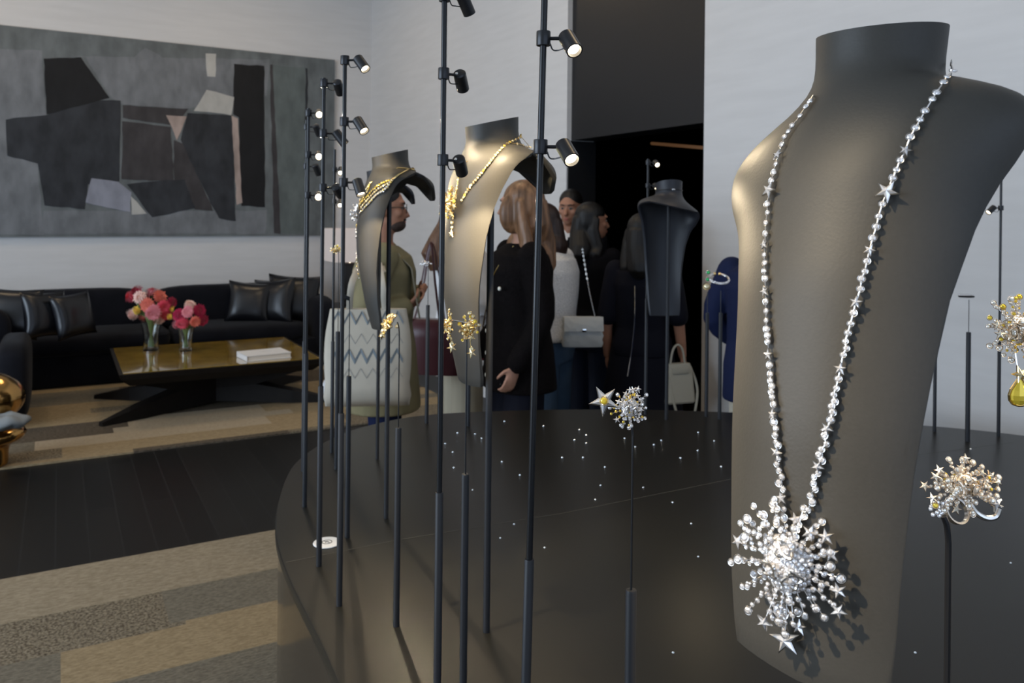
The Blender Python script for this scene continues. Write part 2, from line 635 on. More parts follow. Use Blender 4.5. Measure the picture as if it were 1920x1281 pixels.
def make_bust(cx, d, ytop, yaw, pitch, label, material, post_h=None, tilt=0.0, scale=1.0, name='necklace_bust', post=True, post_base=None, hems=None):
    """cx: centre column of the neck, d distance, ytop: row of the neck top; yaw: facing in the view frame (0 = away, 180 = towards the camera)"""
    top = at(cx, ytop, d)
    bx, by = (post_base.x, post_base.y) if post_base else (top.x, top.y)
    root = thing(name, (bx, by, TZ), label, 'jewellery bust')
    Mx = (Matrix.Translation(Vector((top.x - bx, top.y - by, top.z - TZ))) @ Matrix.Rotation(yaw - YAW, 4, 'Z')
          @ Matrix.Rotation(pitch, 4, 'X') @ Matrix.Rotation(tilt, 4, 'Y') @ Matrix.Scale(scale, 4))
    ths = []
    degs = [0, 8, 16, 24, 32, 39, 43, 44.5, 46, 47.2, 48.5, 49.5, 50.5, 52, 54, 56, 58, 60.5, 63, 66, 69, 72.5, 76, 80, 84, 88.5, 93, 98, 104, 112, 120, 132, 145, 160, 172]
    ths = [-x for x in reversed(degs[1:])] + degs + [180]
    zs = [0, .002, .012, .02, .03, .037, .043, .049, .055, .061, .067, .073, .079, .085, .091, .097, .103]
    rows = len(zs) + 22
    outer = []
    for t in ths:
        hem = interp(hems or HEM, abs(t))
        colz = [z for z in zs]
        if hem < .12:
            last = hem
        zz = []
        for i in range(rows):
            if i < len(zs):
                zz.append(min(zs[i], hem - .0001 * (len(zs) - i)) if zs[i] > hem else zs[i])
            else:
                k = (i - len(zs) + 1) / 22
                z0 = min(zs[-1], hem)
                zz.append(z0 + (hem - z0) * k)
        outer.append([bust_local(R(t), z) for z in zz])
    # rounded lower corners come from the hem table
    nth = len(ths)
    m = MB()
    vs = [p for c in outer for p in c]
    fs = []
    for i in range(nth):
        j = (i + 1) % nth
        for k in range(rows - 1):
            fs.append((i * rows + k, j * rows + k, j * rows + k + 1, i * rows + k + 1))
    m.add([Mx @ p for p in vs], fs)
    ob = m.build('bust_form', material, root, smooth=50)
    # remove doubles, close the neck top, thicken inwards
    bm = bmesh.new()
    bm.from_mesh(ob.data)
    bmesh.ops.remove_doubles(bm, verts=bm.verts, dist=.0003)
    bmesh.ops.recalc_face_normals(bm, faces=bm.faces)
    topz = Mx @ Vector((0, 0, 0))
    ed = [e for e in bm.edges if e.is_boundary and max((v.co - topz).length for v in e.verts) < .06 * scale]
    bmesh.ops.holes_fill(bm, edges=ed, sides=0)
    bmesh.ops.recalc_face_normals(bm, faces=bm.faces)
    # make sure normals point outwards at the front
    fc = min(bm.faces, key=lambda f: (f.calc_center_median() - (Mx @ Vector((0, .085, -.3)))).length)
    nrm = (Mx.to_3x3() @ Vector((0, 1, 0)))
    if fc.normal.dot(nrm) < 0:
        bmesh.ops.reverse_faces(bm, faces=bm.faces)
    bm.to_mesh(ob.data)
    bm.free()
    ob.data.polygons.foreach_set('use_smooth', [True] * len(ob.data.polygons))
    ob.data.set_sharp_from_angle(angle=R(50))
    sm = ob.modifiers.new('thickness', 'SOLIDIFY')
    sm.thickness = .008
    sm.offset = -1
    bv = ob.modifiers.new('edge', 'BEVEL')
    bv.width = .0018
    bv.segments = 2
    bv.limit_method = 'ANGLE'
    bv.angle_limit = R(50)
    if post:
        m = MB()
        p1 = Mx @ Vector((0, 0, -.035))
        m.tube([(0, 0, 0), (0, 0, p1.z - .0)], .0062 * scale if scale < 1.2 else .0062, 18)
        if post_base:
            m.box((p1.x / 2, p1.y / 2, p1.z), (.006, .006, .006))
        m.build('post', M_tube, root)
    # world-space BVH for laying jewellery on the form
    W = Matrix.Translation(Vector((bx, by, TZ)))
    bvh = BVHTree.FromPolygons([W @ v.co for v in ob.data.vertices], [tuple(p.vertices) for p in ob.data.polygons])
    return root, bvh, W @ Mx, d


def on_bust(bvh, px, py, d, off=.003):
    o = Vector((0, 0, 1.6))
    t = at(px, py, d)
    dr = (t - o).normalized()
    h = bvh.ray_cast(o, dr)
    if h[0] is not None:
        n = h[1] if h[1].dot(dr) < 0 else -h[1]
        return h[0] + n * off, n
    best = None
    for k in range(-30, 31):
        q = at(px, py, d + k * .004)
        r = bvh.find_nearest(q)
        if best is None or r[3] < best[0]:
            best = (r[3], r[0], r[1], q)
    n = (best[3] - best[1]).normalized()
    return best[1] + n * off, n


B3 = make_bust(1652, .615, 62, R(131), R(9), 'tall taupe neck bust in the right foreground wearing the long diamond necklace', M_bust)
B2 = make_bust(922, 1.44, 229, R(115), R(1), 'taupe neck bust in the middle, turned left, with gold pendant necklace', M_bust)
B1 = make_bust(731, 1.97, 288, R(110), R(0), 'smaller looking taupe neck bust wearing the yellow and white gem collar', M_bust, scale=.92)
B1b = make_bust(713, 2.44, 316, R(105), R(0), 'neck bust almost hidden directly behind the gem collar bust', M_bustdark, scale=.86)
B4 = make_bust(1254, 2.95, 344, R(8), R(0), 'dark slate neck bust seen from behind before the dark doorway', M_bustdark, scale=1.06,
               hems=[q for q in HEM if q[0] < 90] + [(93, .100), (104, .088), (120, .080), (150, .084), (180, .086)])

# ------------------------------------------------------------------ spotlight poles on the table


def make_pole(px, base_y, top_y, d, label, lamps, lean_px=0.0, sleeve_y=None, group=None):
    """lamps: (row, side vector in view frame, aim in view frame, lit, power)"""
    hx = px + 0
    b = at(hx, base_y, d)
    zt = at(hx, top_y, d).z
    lean = (0, 0)
    if lean_px:
        l = cw(lean_px, 0)
        lean = (l.x, l.y)
    zs = at(hx, sleeve_y, d).z if sleeve_y else None
    root, ax = pole(b, zt, label=label, ztube=zs, lean=lean)
    for (row, sd, aim, lit, pw, *rest) in lamps:
        z = at(hx, row, d).z - TZ
        spot(root, ax(z), cdir(*sd), cdir(*aim), lit, pw, *rest)
    return root


def dirto(px, py, d, tx, ty, td):
    """direction, in the view frame, between two seen points"""
    a = at(px, py, d)
    b2 = at(tx, ty, td)
    v = (b2 - a).normalized()
    # back to the view frame
    X = v.x * cos(YAW) - v.y * sin(YAW)
    Y = v.x * sin(YAW) + v.y * cos(YAW)
    return (X, Y, v.z)


make_pole(636, 1135, 104, 1.53, 'thin black pole with three lit spotlights, just left of the gem collar bust', [
    (113, (1, -.2, 0), (.55, -.45, -.72), True, 3.0), (228, (1, -.2, 0), (.5, -.45, -.70), True, 2.4), (342, (1, -.2, 0), (.35, -.4, -.85), True, 2.0)], sleeve_y=775)
make_pole(598, 1060, 146, 1.70, 'thin black pole second from the gem collar bust, one lit spotlight at mid height', [
    (156, (1, .1, 0), (.1, .75, -.65), True, 3.2, 1.0, 40), (250, (1, .1, 0), (.55, -.05, -.7), True, 3.0), (352, (1, .1, 0), (.2, .8, -.55), True, 2.6, 1.0, 40)], sleeve_y=724)
make_pole(571, 950, 203, 2.04, 'thin black pole left of the others with three glaring spotlights facing the room', [
    (212, (1, -.2, 0), (.25, -.9, -.28), True, 2.0), (290, (1, -.2, 0), (.25, -.9, -.26), True, 2.0), (366, (1, -.2, 0), (.25, -.9, -.2), True, 2.0)], sleeve_y=663)
make_pole(568, 905, 225, 2.32, 'leftmost thin black pole, its two dark spotlights showing behind the glaring ones', [
    (238, (1, -.1, 0), (.25, .5, -.8), True, 2.0), (312, (1, -.1, 0), (.25, .5, -.8), True, 2.0)], sleeve_y=640)
make_pole(622, 845, 280, 2.50, 'short black pole with two small lit spotlights beneath the end of the painting', [
    (318, (1, -.6, 0), (.15, -.8, -.5), True, 1.5, .9), (378, (1, -.6, 0), (.15, -.8, -.5), True, 1.5, .9)], sleeve_y=640)
make_pole(819, 1380, -60, 1.15, 'tall black pole with three dark spotlights pointing away, left of the gold pendant bust', [
    (-8, (1, .3, 0), (.35, .55, -.75), True, 5.0, .95), (138, (.9, .6, 0), (.12, .75, -.6), True, 5.0, .95), (300, (.9, .6, 0), (.12, .75, -.6), True, 5.0, .95)], sleeve_y=923)
P7 = make_pole(978, 1560, -60, .95, 'tallest black pole with two lit warm spotlights, in front of the gold pendant bust', [
    (72, (1, -.10, 0), dirto(1050, 80, .93, 1480, 820, .56), True, 1.5, 1.0, 62), (275, (1, -.10, 0), dirto(1045, 285, .93, 1470, 1040, .56), True, 2.2, 1.0, 70)], lean_px=.0167, sleeve_y=1048)
make_pole(1210, 772, 298, 3.02, 'thin pole with two small lit spotlights against the dark doorway', [
    (305, (.9, -.4, 0), (.15, -.9, -.4), True, .8), (348, (.9, -.4, 0), (.15, -.9, -.4), True, .8)], sleeve_y=560)
make_pole(1872, 820, 285, 2.77, 'rear pole at the far right with two tilted spotlights before the pale wall', [
    (330, (-1, -.1, 0), (-.7, .1, -.6), False, 0), (390, (-1, -.1, 0), (-.75, -.2, -.6), True, 1.0)], sleeve_y=640)
make_pole(1752, 815, 330, 2.82, 'rear pole half hidden behind the edge of the tall foreground bust', [], sleeve_y=640)

make_pole(2120, 1900, 40, .80, 'black pole with two warm spotlights beyond the right border', [
    (250, (-1, -.1, 0), dirto(2100, 250, .8, 1905, 640, .74), True, 7.0, 1.0, 60), (480, (-1, -.3, 0), dirto(2100, 480, .8, 1800, 920, .72), True, 7.0, 1.0, 50)])

# ------------------------------------------------------------------ gems
M_dia = mat('diamond', (.99, .97, .98), .06, metal=.7, spec=1.0)
M_met = mat('white_gold', (.80, .76, .72), .22, metal=1)
M_yel = mat('yellow_stone', (.95, .68, .06), .10, metal=.4, spec=1.0)
M_gold = mat('yellow_gold', (.95, .68, .28), .18, metal=1)
M_dgold = mat('champagne_stone', (1.0, .86, .55), .12, metal=.6, spec=1)


def gem_mesh(name, gemmat, metmat):
    m = MB()
    # bezel
    m.lathe([(.84, -.30), (.99, -.28), (1.0, .10), (.95, .17), (.86, .15)], 16, 1, close=True)
    # faceted crown, girdle alternate heights
    n = 8
    top = [Vector((.40 * cos(2 * pi * (k + .5) / n), .40 * sin(2 * pi * (k + .5) / n), .36)) for k in range(n)]
    mid = [Vector((.64 * cos(2 * pi * k / n), .64 * sin(2 * pi * k / n), .24)) for k in range(n)]
    gir = [Vector((.78 * cos(2 * pi * (k + .5) / n), .78 * sin(2 * pi * (k + .5) / n), .04)) for k in range(n)]
    cen = [Vector((0, 0, .33))]
    pav = [Vector((0, 0, -.4))]
    vs = top + mid + gir + cen + pav
    fs = []
    for k in range(n):
        k2 = (k + 1) % n
        fs.append((24, k, k2))
        fs.append((k, n + k2, k2))
        fs.append((n + k2, 2 * n + k, 2 * n + k2))
        fs.append((k, 2 * n + k, n + k2))
        fs.append((k2, n + k2, 2 * n + k2))
        fs.append((25, 2 * n + k2, 2 * n + k))
    m.add(vs, fs, 0)
    o = m.build(name, [gemmat, metmat], smooth=0, fix=False)
    bm = bmesh.new()
    bm.from_mesh(o.data)
    bmesh.ops.recalc_face_normals(bm, faces=bm.faces)
    bm.to_mesh(o.data)
    bm.free()
    me = o.data
    bpy.data.objects.remove(o)
    return me


def star_mesh(name, gemmat, metmat, ratio=.40, thick=.42):
    m = MB()
    pts = []
    for k in range(10):
        a = pi / 2 + pi * k / 5
        r = 1.0 if k % 2 == 0 else ratio
        pts.append(Vector((r * cos(a), r * sin(a), 0)))
    inner = [p * .80 + Vector((0, 0, thick * .35)) for p in pts]
    base = [p + Vector((0, 0, -.15)) for p in pts]
    up = [p + Vector((0, 0, .06)) for p in pts]
    vs = base + up + inner + [Vector((0, 0, thick))] + [Vector((0, 0, -.15))]
    fs, fm = [], []
    for k in range(10):
        k2 = (k + 1) % 10
        fs.append((k, k2, 10 + k2, 10 + k)); fm.append(1)
        fs.append((10 + k, 10 + k2, 20 + k2, 20 + k)); fm.append(1)
        fs.append((20 + k, 20 + k2, 30)); fm.append(0)
        fs.append((31, k2, k)); fm.append(1)
    for f, q in zip(fs, fm):
        m.add([vs[i] for i in f], [tuple(range(len(f)))], q)
    o = m.build(name, [gemmat, metmat], smooth=0, fix=False)
    bm = bmesh.new()
    bm.from_mesh(o.data)
    bmesh.ops.remove_doubles(bm, verts=bm.verts, dist=1e-5)
    bmesh.ops.recalc_face_normals(bm, faces=bm.faces)
    bm.to_mesh(o.data)
    bm.free()
    me = o.data
    bpy.data.objects.remove(o)
    return me


def drop_mesh(name, gemmat, metmat):
    m = MB()
    prof = [(.02, 1.5), (.18, 1.15), (.45, .75), (.75, .3), (.9, -.15), (.86, -.55), (.6, -.88), (.25, -1.0), (.02, -1.03)]
    m.lathe([(r, z) for r, z in prof], 10, 0, mat4=Matrix.Scale(.5, 4, (0, 1, 0)))
    ring = [(Vector((.0, 0, 1.55)))]
    # rim
    pts = [Vector((r * s, 0, z)) for s, pr in ((1, prof), (-1, list(reversed(prof)))) for r, z in pr]
    m.tube([p * 1.04 for p in pts] + [pts[0] * 1.04], .11, 6, 1)
    o = m.build(name, [gemmat, metmat], smooth=0)
    me = o.data
    bpy.data.objects.remove(o)
    return me


def leaf_mesh(name, gemmat, metmat):
    """open almond shaped loop with a stone in it"""
    m = MB()
    pts = []
    for k in range(25):
        a = 2 * pi * k / 24
        x = cos(a)
        y = .5 * sin(a) * (1 - .25 * abs(cos(a)))
        pts.append((x, y, .08 * cos(2 * a)))
    m.tube(pts, .16, 6, 1, caps=False)
    m.ell((0, 0, .05), (.45, .26, .25), 8, 6, 0)
    o = m.build(name, [gemmat, metmat], smooth=0)
    me = o.data
    bpy.data.objects.remove(o)
    return me


M_pale = mat('pale_stone', (1.0, .93, .80), .09, metal=.55, spec=1)
M_rose = mat('rose_gold', (.95, .78, .60), .2, metal=1)
G = {'p': gem_mesh('pale_stone', M_pale, M_rose), 'w': gem_mesh('diamond', M_dia, M_met), 'y': gem_mesh('yellow_stone', M_yel, M_gold), 'g': gem_mesh('gold_stone', M_dgold, M_gold)}
S = {'p': star_mesh('pale_star', M_pale, M_rose), 'w': star_mesh('star', M_dia, M_met), 'g': star_mesh('gold_star', M_dgold, M_gold)}
D = {'w': drop_mesh('drop', M_dia, M_met), 'y': drop_mesh('yellow_drop', M_yel, M_gold), 'g': drop_mesh('gold_drop', M_dgold, M_gold)}
LF = {'p': leaf_mesh('pale_leaf', M_pale, M_rose), 'w': leaf_mesh('leaf', M_dia, M_met), 'g': leaf_mesh('gold_leaf', M_dgold, M_gold)}
STONE_NAME = {'p': 'pale_stone', 'w': 'diamond', 'y': 'yellow_stone', 'g': 'gold_stone'}


def place(me, name, root, p, n, up, s, spin=0.0):
    """p, n, up in world; root is an unrotated empty chain whose world origin is root['o']"""
    o = bpy.data.objects.new(name, me)
    col.objects.link(o)
    o.parent = root
    org = ORG[root.name]
    o.matrix_basis = Matrix.Translation(p - org) @ frame(n, up) @ Matrix.Rotation(spin, 4, 'Z') @ Matrix.Scale(s, 4)
    ORG[o.name] = None
    return o


ORG = {}


def jewel(name, p, label, cat, group=None):
    r = thing(name, p, label, cat, group)
    ORG[r.name] = Vector(p)
    return r


def merged(name, items, parent, kind='stuff'):
    """many stones as one part"""
    m = MB()
    mats = []
    for me, M in items:
        idx = []
        for mt in me.materials:
            if mt not in mats:
                mats.append(mt)
            idx.append(mats.index(mt))
        vs = [M @ v.co for v in me.vertices]
        o = len(m.v)
        m.v += [tuple(v) for v in vs]
        for pg in me.polygons:
            m.f.append(tuple(i + o for i in pg.vertices))
            m.m.append(idx[pg.material_index])
    ob = m.build(name, mats, parent, smooth=0, fix=False)
    ob['kind'] = kind
    return ob


def burst(root, c, n, up, Rr, arms, seed, white=.8, stars=.2, core=40, gsize=.05, gold=False, flat=.45, squash=(1, 1), limit=100, pale=False):
    """exploding cluster of stones on wires. c centre, n facing normal, Rr radius"""
    rnd = random.Random(seed)
    org = ORG[root.name]
    Fm = frame(n, up)
    X = Fm.col[0].xyz
    Y = Fm.col[1].xyz
    N = Fm.col[2].xyz
    items = []
    k1 = 'g' if gold else ('p' if pale else 'w')

    def kind():
        if rnd.random() < white:
            return k1
        return 'y'
    wires = []
    ga = pi * (3 - math.sqrt(5))
    for i in range(arms):
        a = 2 * pi * (i + rnd.uniform(-.55, .55)) / arms
        el = rnd.choice((.0, .12, .3, .55, .8)) * flat / .45 if i % 2 else rnd.uniform(0, .2)
        dr = (X * cos(a) * squash[0] + Y * sin(a) * squash[1]) * cos(el) + N * sin(el)
        L = Rr * rnd.choice((.66, .78, .88, .96, 1.02)) * rnd.uniform(.95, 1.03)
        wires.append((c, c + dr * L))
        r = .34 * Rr
        while r < L * .93:
            s = gsize * Rr * rnd.uniform(.7, 1.15)
            jit = (X * rnd.uniform(-1, 1) + Y * rnd.uniform(-1, 1) + N * rnd.uniform(-.6, .8)) * s * .9
            items.append((s, 'gem', kind(), c + dr * r + jit, (N + dr * .3 + jit * 20), rnd.uniform(0, 3)))
            r += s * rnd.uniform(1.5, 2.3)
        if rnd.random() < stars:
            items.append((gsize * Rr * 3.0, 'star', k1, c + dr * L, N + dr * .25, rnd.uniform(0, 6)))
        else:
            items.append((gsize * Rr * rnd.choice((1.15, 1.35, 1.6)), 'gem', kind(), c + dr * L, N + dr * .25, rnd.uniform(0, 6)))
    for i in range(core):
        q = math.sqrt((i + .5) / core)
        a = i * ga
        dr = (X * cos(a) * squash[0] + Y * sin(a) * squash[1]) * q + N * math.sqrt(max(0, 1 - q * q)) * .75
        p = c + dr * Rr * .42
        items.append((gsize * Rr * rnd.uniform(.85, 1.35), 'gem', k1 if rnd.random() < .9 else kind(), p, N * .7 + dr, rnd.uniform(0, 6)))
    for i in range(6 if core >= 30 else 3):
        a = i * 2.1 + 1.4
        dr = X * cos(a) * squash[0] + Y * sin(a) * squash[1]
        p = c + dr * Rr * .24 + N * Rr * .36
        items.append((gsize * Rr * 3.6, 'leaf', k1, p, N + dr * .8, rnd.uniform(0, 6)))
    # wires as one lattice
    m = MB()
    m.ell(c - org - N * Rr * .02, (Rr * .22,) * 3, 10, 8)
    for a_, b_ in wires:
        m.tube([a_ - org, b_ - org], gsize * Rr * .18, 5)
    m.build('ray_frame', M_gold if gold else M_met, root, smooth=60)
    lib = {'gem': G, 'star': S, 'leaf': LF}
    names = {'gem': STONE_NAME, 'star': {'w': 'star', 'g': 'gold_star', 'p': 'star'}, 'leaf': {'w': 'leaf_loop', 'g': 'gold_leaf_loop', 'p': 'leaf_loop'}}
    items.sort(key=lambda t: -t[0])
    cnt = 0
    rest = []
    for (s, typ, k, p, nn, sp) in items:
        me = lib[typ][k]
        Mx = Matrix.Translation(p - org) @ frame(nn, up) @ Matrix.Rotation(sp, 4, 'Z') @ Matrix.Scale(s, 4)
        if typ == 'gem':
            cnt += 1
        if typ != 'gem' or cnt <= limit:
            o = bpy.data.objects.new(names[typ][k], me)
            col.objects.link(o)
            o.parent = root
            o.matrix_basis = Mx
        else:
            rest.append((me, Mx))
    if rest:
        merged('small_stones', rest, root)


def sub_root(root, name, p):
    """an empty part under a jewel"""
    o = bpy.data.objects.new(name, None)
    col.objects.link(o)
    o.parent = root
    o.matrix_basis = Matrix.Translation(Vector(p) - ORG[root.name])
    ORG[o.name] = Vector(p)
    return o


def back_chain(root, Mx, p_right, p_left, z, metal, r, beads=None, bs=.0024):
    """the length of a necklace that runs behind the neck; p_right / p_left are its ends in front"""
    org = ORG[root.name]
    c = Mx @ Vector((0, 0, -z))
    pts = []
    for k in range(11):
        th = R(100 + 160 * k / 10)
        q = bust_local(th, z)
        q.x *= 1.05
        q.y *= 1.05
        pts.append(Mx @ q)
    # theta 100 is the bust's right hand side
    if (pts[0] - p_right).length > (pts[-1] - p_right).length:
        pts.reverse()
    pts = [p_right] + pts + [p_left]
    m = MB()
    m.tube([p - org for p in pts], r, 6)
    m.build('chain', metal, root)
    if beads:
        for p in pts[1:-1]:
            place(G[beads], STONE_NAME[beads], root, p, p - c, (0, 0, 1), bs)


# ------------------------------------------------------------------ the long diamond necklace on the tall bust
root, bvh, Mx, dd = B3
left = [(1531, 184, 0), (1524, 195, 1), (1517, 205, 1), (1506, 222, 1), (1500, 231, 0), (1491, 240, 1), (1484, 251, 1), (1477, 261, 1), (1472, 275, 1), (1466, 295, 3), (1461, 311, 1), (1457, 327, 1), (1453, 342, 1),
        (1450, 360, 4), (1445, 385, 1), (1446, 401, 1), (1443, 420, 1), (1442, 440, 1), (1442, 461, 3), (1440, 480, 1), (1441, 495, 1), (1440, 510, 1), (1442, 524, 1), (1443, 548, 3),
        (1443, 566, 1), (1444, 584, 1), (1444, 602, 1), (1444, 618, 1), (1446, 630, 1), (1446, 641, 1), (1449, 666, 3), (1450, 685, 1), (1451, 702, 1), (1451, 714, 1), (1454, 725, 1), (1453, 735, 1), (1455, 745, 1), (1457, 758, 1),
        (1457, 777, 3), (1457, 791, 1), (1461, 803, 1), (1459, 814, 1), (1460, 827, 1), (1465, 833, 1), (1463, 846, 3), (1465, 858, 1), (1462, 868, 1), (1466, 880, 1), (1471, 892, 1), (1466, 903, 1), (1474, 915, 1), (1472, 931, 3), (1475, 952, 1), (1474, 966, 1)]
right = [(1790, 112, 0), (1795, 118, 1), (1789, 129, 1), (1785, 137, 1), (1774, 153, 1), (1768, 162, 1), (1756, 180, 1), (1748, 192, 1), (1734, 213, 1), (1725, 229, 1), (1717, 244, 1), (1707, 261, 1), (1698, 285, 3),
         (1688, 303, 1), (1681, 321, 1), (1674, 336, 1), (1663, 362, 5), (1654, 385, 1), (1647, 408, 1), (1643, 427, 1), (1636, 448, 1), (1630, 471, 3), (1625, 491, 1), (1621, 510, 1), (1615, 524, 1), (1613, 542, 1),
         (1606, 567, 3), (1601, 587, 1), (1596, 607, 1), (1591, 624, 1), (1586, 640, 1), (1588, 653, 1), (1582, 665, 1), (1577, 691, 3), (1573, 710, 1), (1569, 727, 1), (1564, 739, 1), (1566, 752, 1), (1560, 761, 1), (1562, 772, 1), (1559, 786, 1),
         (1552, 802, 3), (1548, 815, 1), (1551, 830, 1), (1543, 840, 1), (1538, 850, 1), (1544, 861, 1), (1537, 871, 3), (1537, 884, 1), (1529, 891, 1), (1528, 903, 1), (1531, 914, 1), (1522, 926, 1), (1526, 938, 1), (1518, 953, 1)]
pc, pn = on_bust(bvh, 1492, 1046, dd, .010)
nk = jewel('diamond_necklace', pc, 'long white diamond and star necklace ending in a starburst pendant', 'necklace')
rnd = random.Random(5)
ends = []
for side in (left, right):
    P = []
    for (px, py, k) in side:
        p, n = on_bust(bvh, px, py, dd, .0035)
        P.append((p, n, k))
    ends.append(P[0][0])
    m = MB()
    m.tube([p - pc for p, n, k in P], .0005, 6)
    m.build('chain', M_met, nk)
    for i, (p, n, k) in enumerate(P):
        if k == 0:
            continue
        tdir = (P[min(i + 1, len(P) - 1)][0] - P[max(i - 1, 0)][0]).normalized()
        n2 = (n + Vector((rnd.uniform(-.15, .15), rnd.uniform(-.15, .15), rnd.uniform(-.15, .15)))).normalized()
        dist = (p - Vector((0, 0, 1.6))).length
        if k == 1:
            place(G['w'], 'diamond', nk, p, n2, tdir, .0026 * rnd.uniform(.82, 1.1), rnd.uniform(0, 1))
        else:
            s = {3: .0046, 4: .0070, 5: .0082}[k]
            place(S['w'], 'star', nk, p + n * .001, n2, -tdir, s, rnd.uniform(-.3, .3))
back_chain(nk, Mx, ends[0], ends[1], .044, M_met, .0005, 'w')
tocam = (Vector((0, 0, 1.6)) - pc).normalized()
pn = (pn + tocam * .7).normalized()
pend = sub_root(nk, 'pendant', pc)
burst(pend, pc, pn, (0, 0, 1), .0375, 38, 11, white=1, stars=.26, core=110, gsize=.050, limit=96, squash=(.95, 1.18), flat=.45)
# star drop
sp, sn = on_bust(bvh, 1485, 1190, dd, .008)
sn = (sn + tocam * 1.0).normalized()
m = MB()
q0, _ = on_bust(bvh, 1483, 1130, dd, .01)
m.tube([q0 - pc, sp + Vector((0, 0, .006)) - pc], .0006, 6)
m.build('drop_link', M_met, pend)
place(G['w'], 'large_diamond', pend, on_bust(bvh, 1479, 1135, dd, .010)[0], sn, (0, 0, 1), .0062)
place(S['w'], 'drop_star', pend, sp, sn, (0, 0, 1), .0105, .25)
place(D['w'], 'pear_drop', pend, on_bust(bvh, 1461, 1150, dd, .006)[0], sn, (0, 0, 1), .0026)
place(G['w'], 'diamond', pend, on_bust(bvh, 1503, 1140, dd, .006)[0], sn, (0, 0, 1), .003)
place(S['w'], 'star', pend, on_bust(bvh, 1506, 1168, dd, .006)[0], sn, (0, 0, 1), .0055)

# ------------------------------------------------------------------ gold necklace on the middle bust


def resample(pts, n):
    P = catmull([Vector((a, b_, 0)) for a, b_ in pts], 12)
    L = [0]
    for a, b_ in zip(P, P[1:]):
        L.append(L[-1] + (b_ - a).length)
    out = []
    for k in range(n):
        t = L[-1] * k / (n - 1)
        for i in range(len(P) - 1):
            if L[i + 1] >= t - 1e-9:
                f = (t - L[i]) / max(1e-9, L[i + 1] - L[i])
                out.append((P[i] + (P[i + 1] - P[i]) * f)[:2])
                break
    return out


def strand(root, bvh, d, pts, n, size, kinds, off=.003, seed=1, wire=True, wr=.0005, starpct=0.0, jit=0.0):
    rnd = random.Random(seed)
    org = ORG[root.name]
    P = []
    for (px, py) in resample(pts, n):
        P.append(on_bust(bvh, px + rnd.uniform(-jit, jit), py + rnd.uniform(-jit, jit), d, off))
    if wire:
        m = MB()
        m.tube([p - org for p, nn in P], wr, 6)
        m.build('chain', M_gold, root)
    for i, (p, nn) in enumerate(P):
        td = (P[min(i + 1, len(P) - 1)][0] - P[max(i - 1, 0)][0])
        k = rnd.choice(kinds)
        nn = (nn + Vector((rnd.uniform(-.5, .5), rnd.uniform(-.5, .5), rnd.uniform(-.5, .5)))).normalized()
        if rnd.random() < starpct:
            place(S['g'], 'gold_star', root, p, nn, td, size * 1.6, rnd.uniform(0, 1))
        else:
            place(G[k], STONE_NAME[k], root, p, nn, td, size * rnd.uniform(.85, 1.15))
    return P


root, bvh, Mx, dd = B2
gp, gn = on_bust(bvh, 853, 385, dd, .008)
gk = jewel('gold_necklace', gp, 'gold star chain necklace with a burst pendant on the middle bust', 'necklace')
e1 = strand(gk, bvh, dd, [(1003, 252), (985, 254), (962, 264), (940, 282), (918, 308), (898, 333), (882, 352), (868, 376)], 34, .0026, 'ggyg', seed=3, starpct=.25)
e2 = strand(gk, bvh, dd, [(874, 306), (867, 320), (862, 336), (859, 355), (857, 372)], 13, .0024, 'gggy', seed=4, starpct=.2)
back_chain(gk, Mx, e2[0][0], e1[0][0], .046, M_gold, .0006, 'g')
gpd = sub_root(gk, 'pendant', gp)
burst(gpd, gp, gn, (0, 0, 1), .024, 16, 21, white=.7, stars=.25, core=22, gsize=.105, gold=True, limit=90, squash=(.85, 1.1))
for (px, py, t, s) in ((852, 410, 'gem', .003), (851, 418, 'gem', .0035), (851, 427, 'gem', .003), (850, 438, 'star', .0075)):
    p, n = on_bust(bvh, px, py, dd, .004)
    if t == 'gem':
        place(G['g'], 'gold_stone', gpd, p, n, (0, 0, 1), s)
    else:
        place(S['g'], 'drop_star', gpd, p, n, (0, 0, 1), s)

# ------------------------------------------------------------------ collar on the left bust
root, bvh, Mx, dd = B1
cp, cn = on_bust(bvh, 672, 400, dd, .006)
ck = jewel('gem_collar', cp, 'yellow and white gem collar necklace on the left bust', 'necklace')
e1 = strand(ck, bvh, dd, [(781, 312), (765, 320), (748, 329), (735, 338)], 8, .0016, 'w', seed=5, wr=.0022)
for j, (dx, dy) in enumerate(((0, 0), (-3, -4), (3, 5), (0, 8))):
    strand(ck, bvh, dd, [(735, 338), (722 + dx, 347 + dy), (706 + dx, 358 + dy), (690 + dx, 376 + dy), (676 + dx, 392 + dy)], 18, .0030, ['g', 'y', 'gy', 'w'][j], seed=6 + j, wr=.0008)
for j, dx in enumerate((0, 4)):
    e2 = strand(ck, bvh, dd, [(696, 344), (688 + dx, 356), (680 + dx, 370), (672 + dx, 386)], 12, .0030, 'gy', seed=16 + j)
back_chain(ck, Mx, e2[0][0], e1[0][0], .046, M_gold, .0016)
cpd = sub_root(ck, 'pendant', cp)
burst(cpd, cp, cn, (0, 0, 1), .021, 12, 31, white=1, stars=.1, core=24, gsize=.14, limit=60)
for (px, py, k, s) in ((667, 412, 'w', .004), (665, 421, 'w', .0035), (662, 422, 'y', .005), (660, 431, 'w', .004), (660, 437, 'w', .005), (662, 444, 'w', .005), (660, 475, 'w', .003), (660, 484, 'w', .003), (660, 492, 'w', .003), (660, 500, 'y', .003), (660, 508, 'w', .003), (660, 516, 'y', .003), (660, 524, 'w', .003)):
    p, n = on_bust(bvh, px, py, dd, .004)
    place(G[k], STONE_NAME[k], cpd, p, n, (0, 0, 1), s)

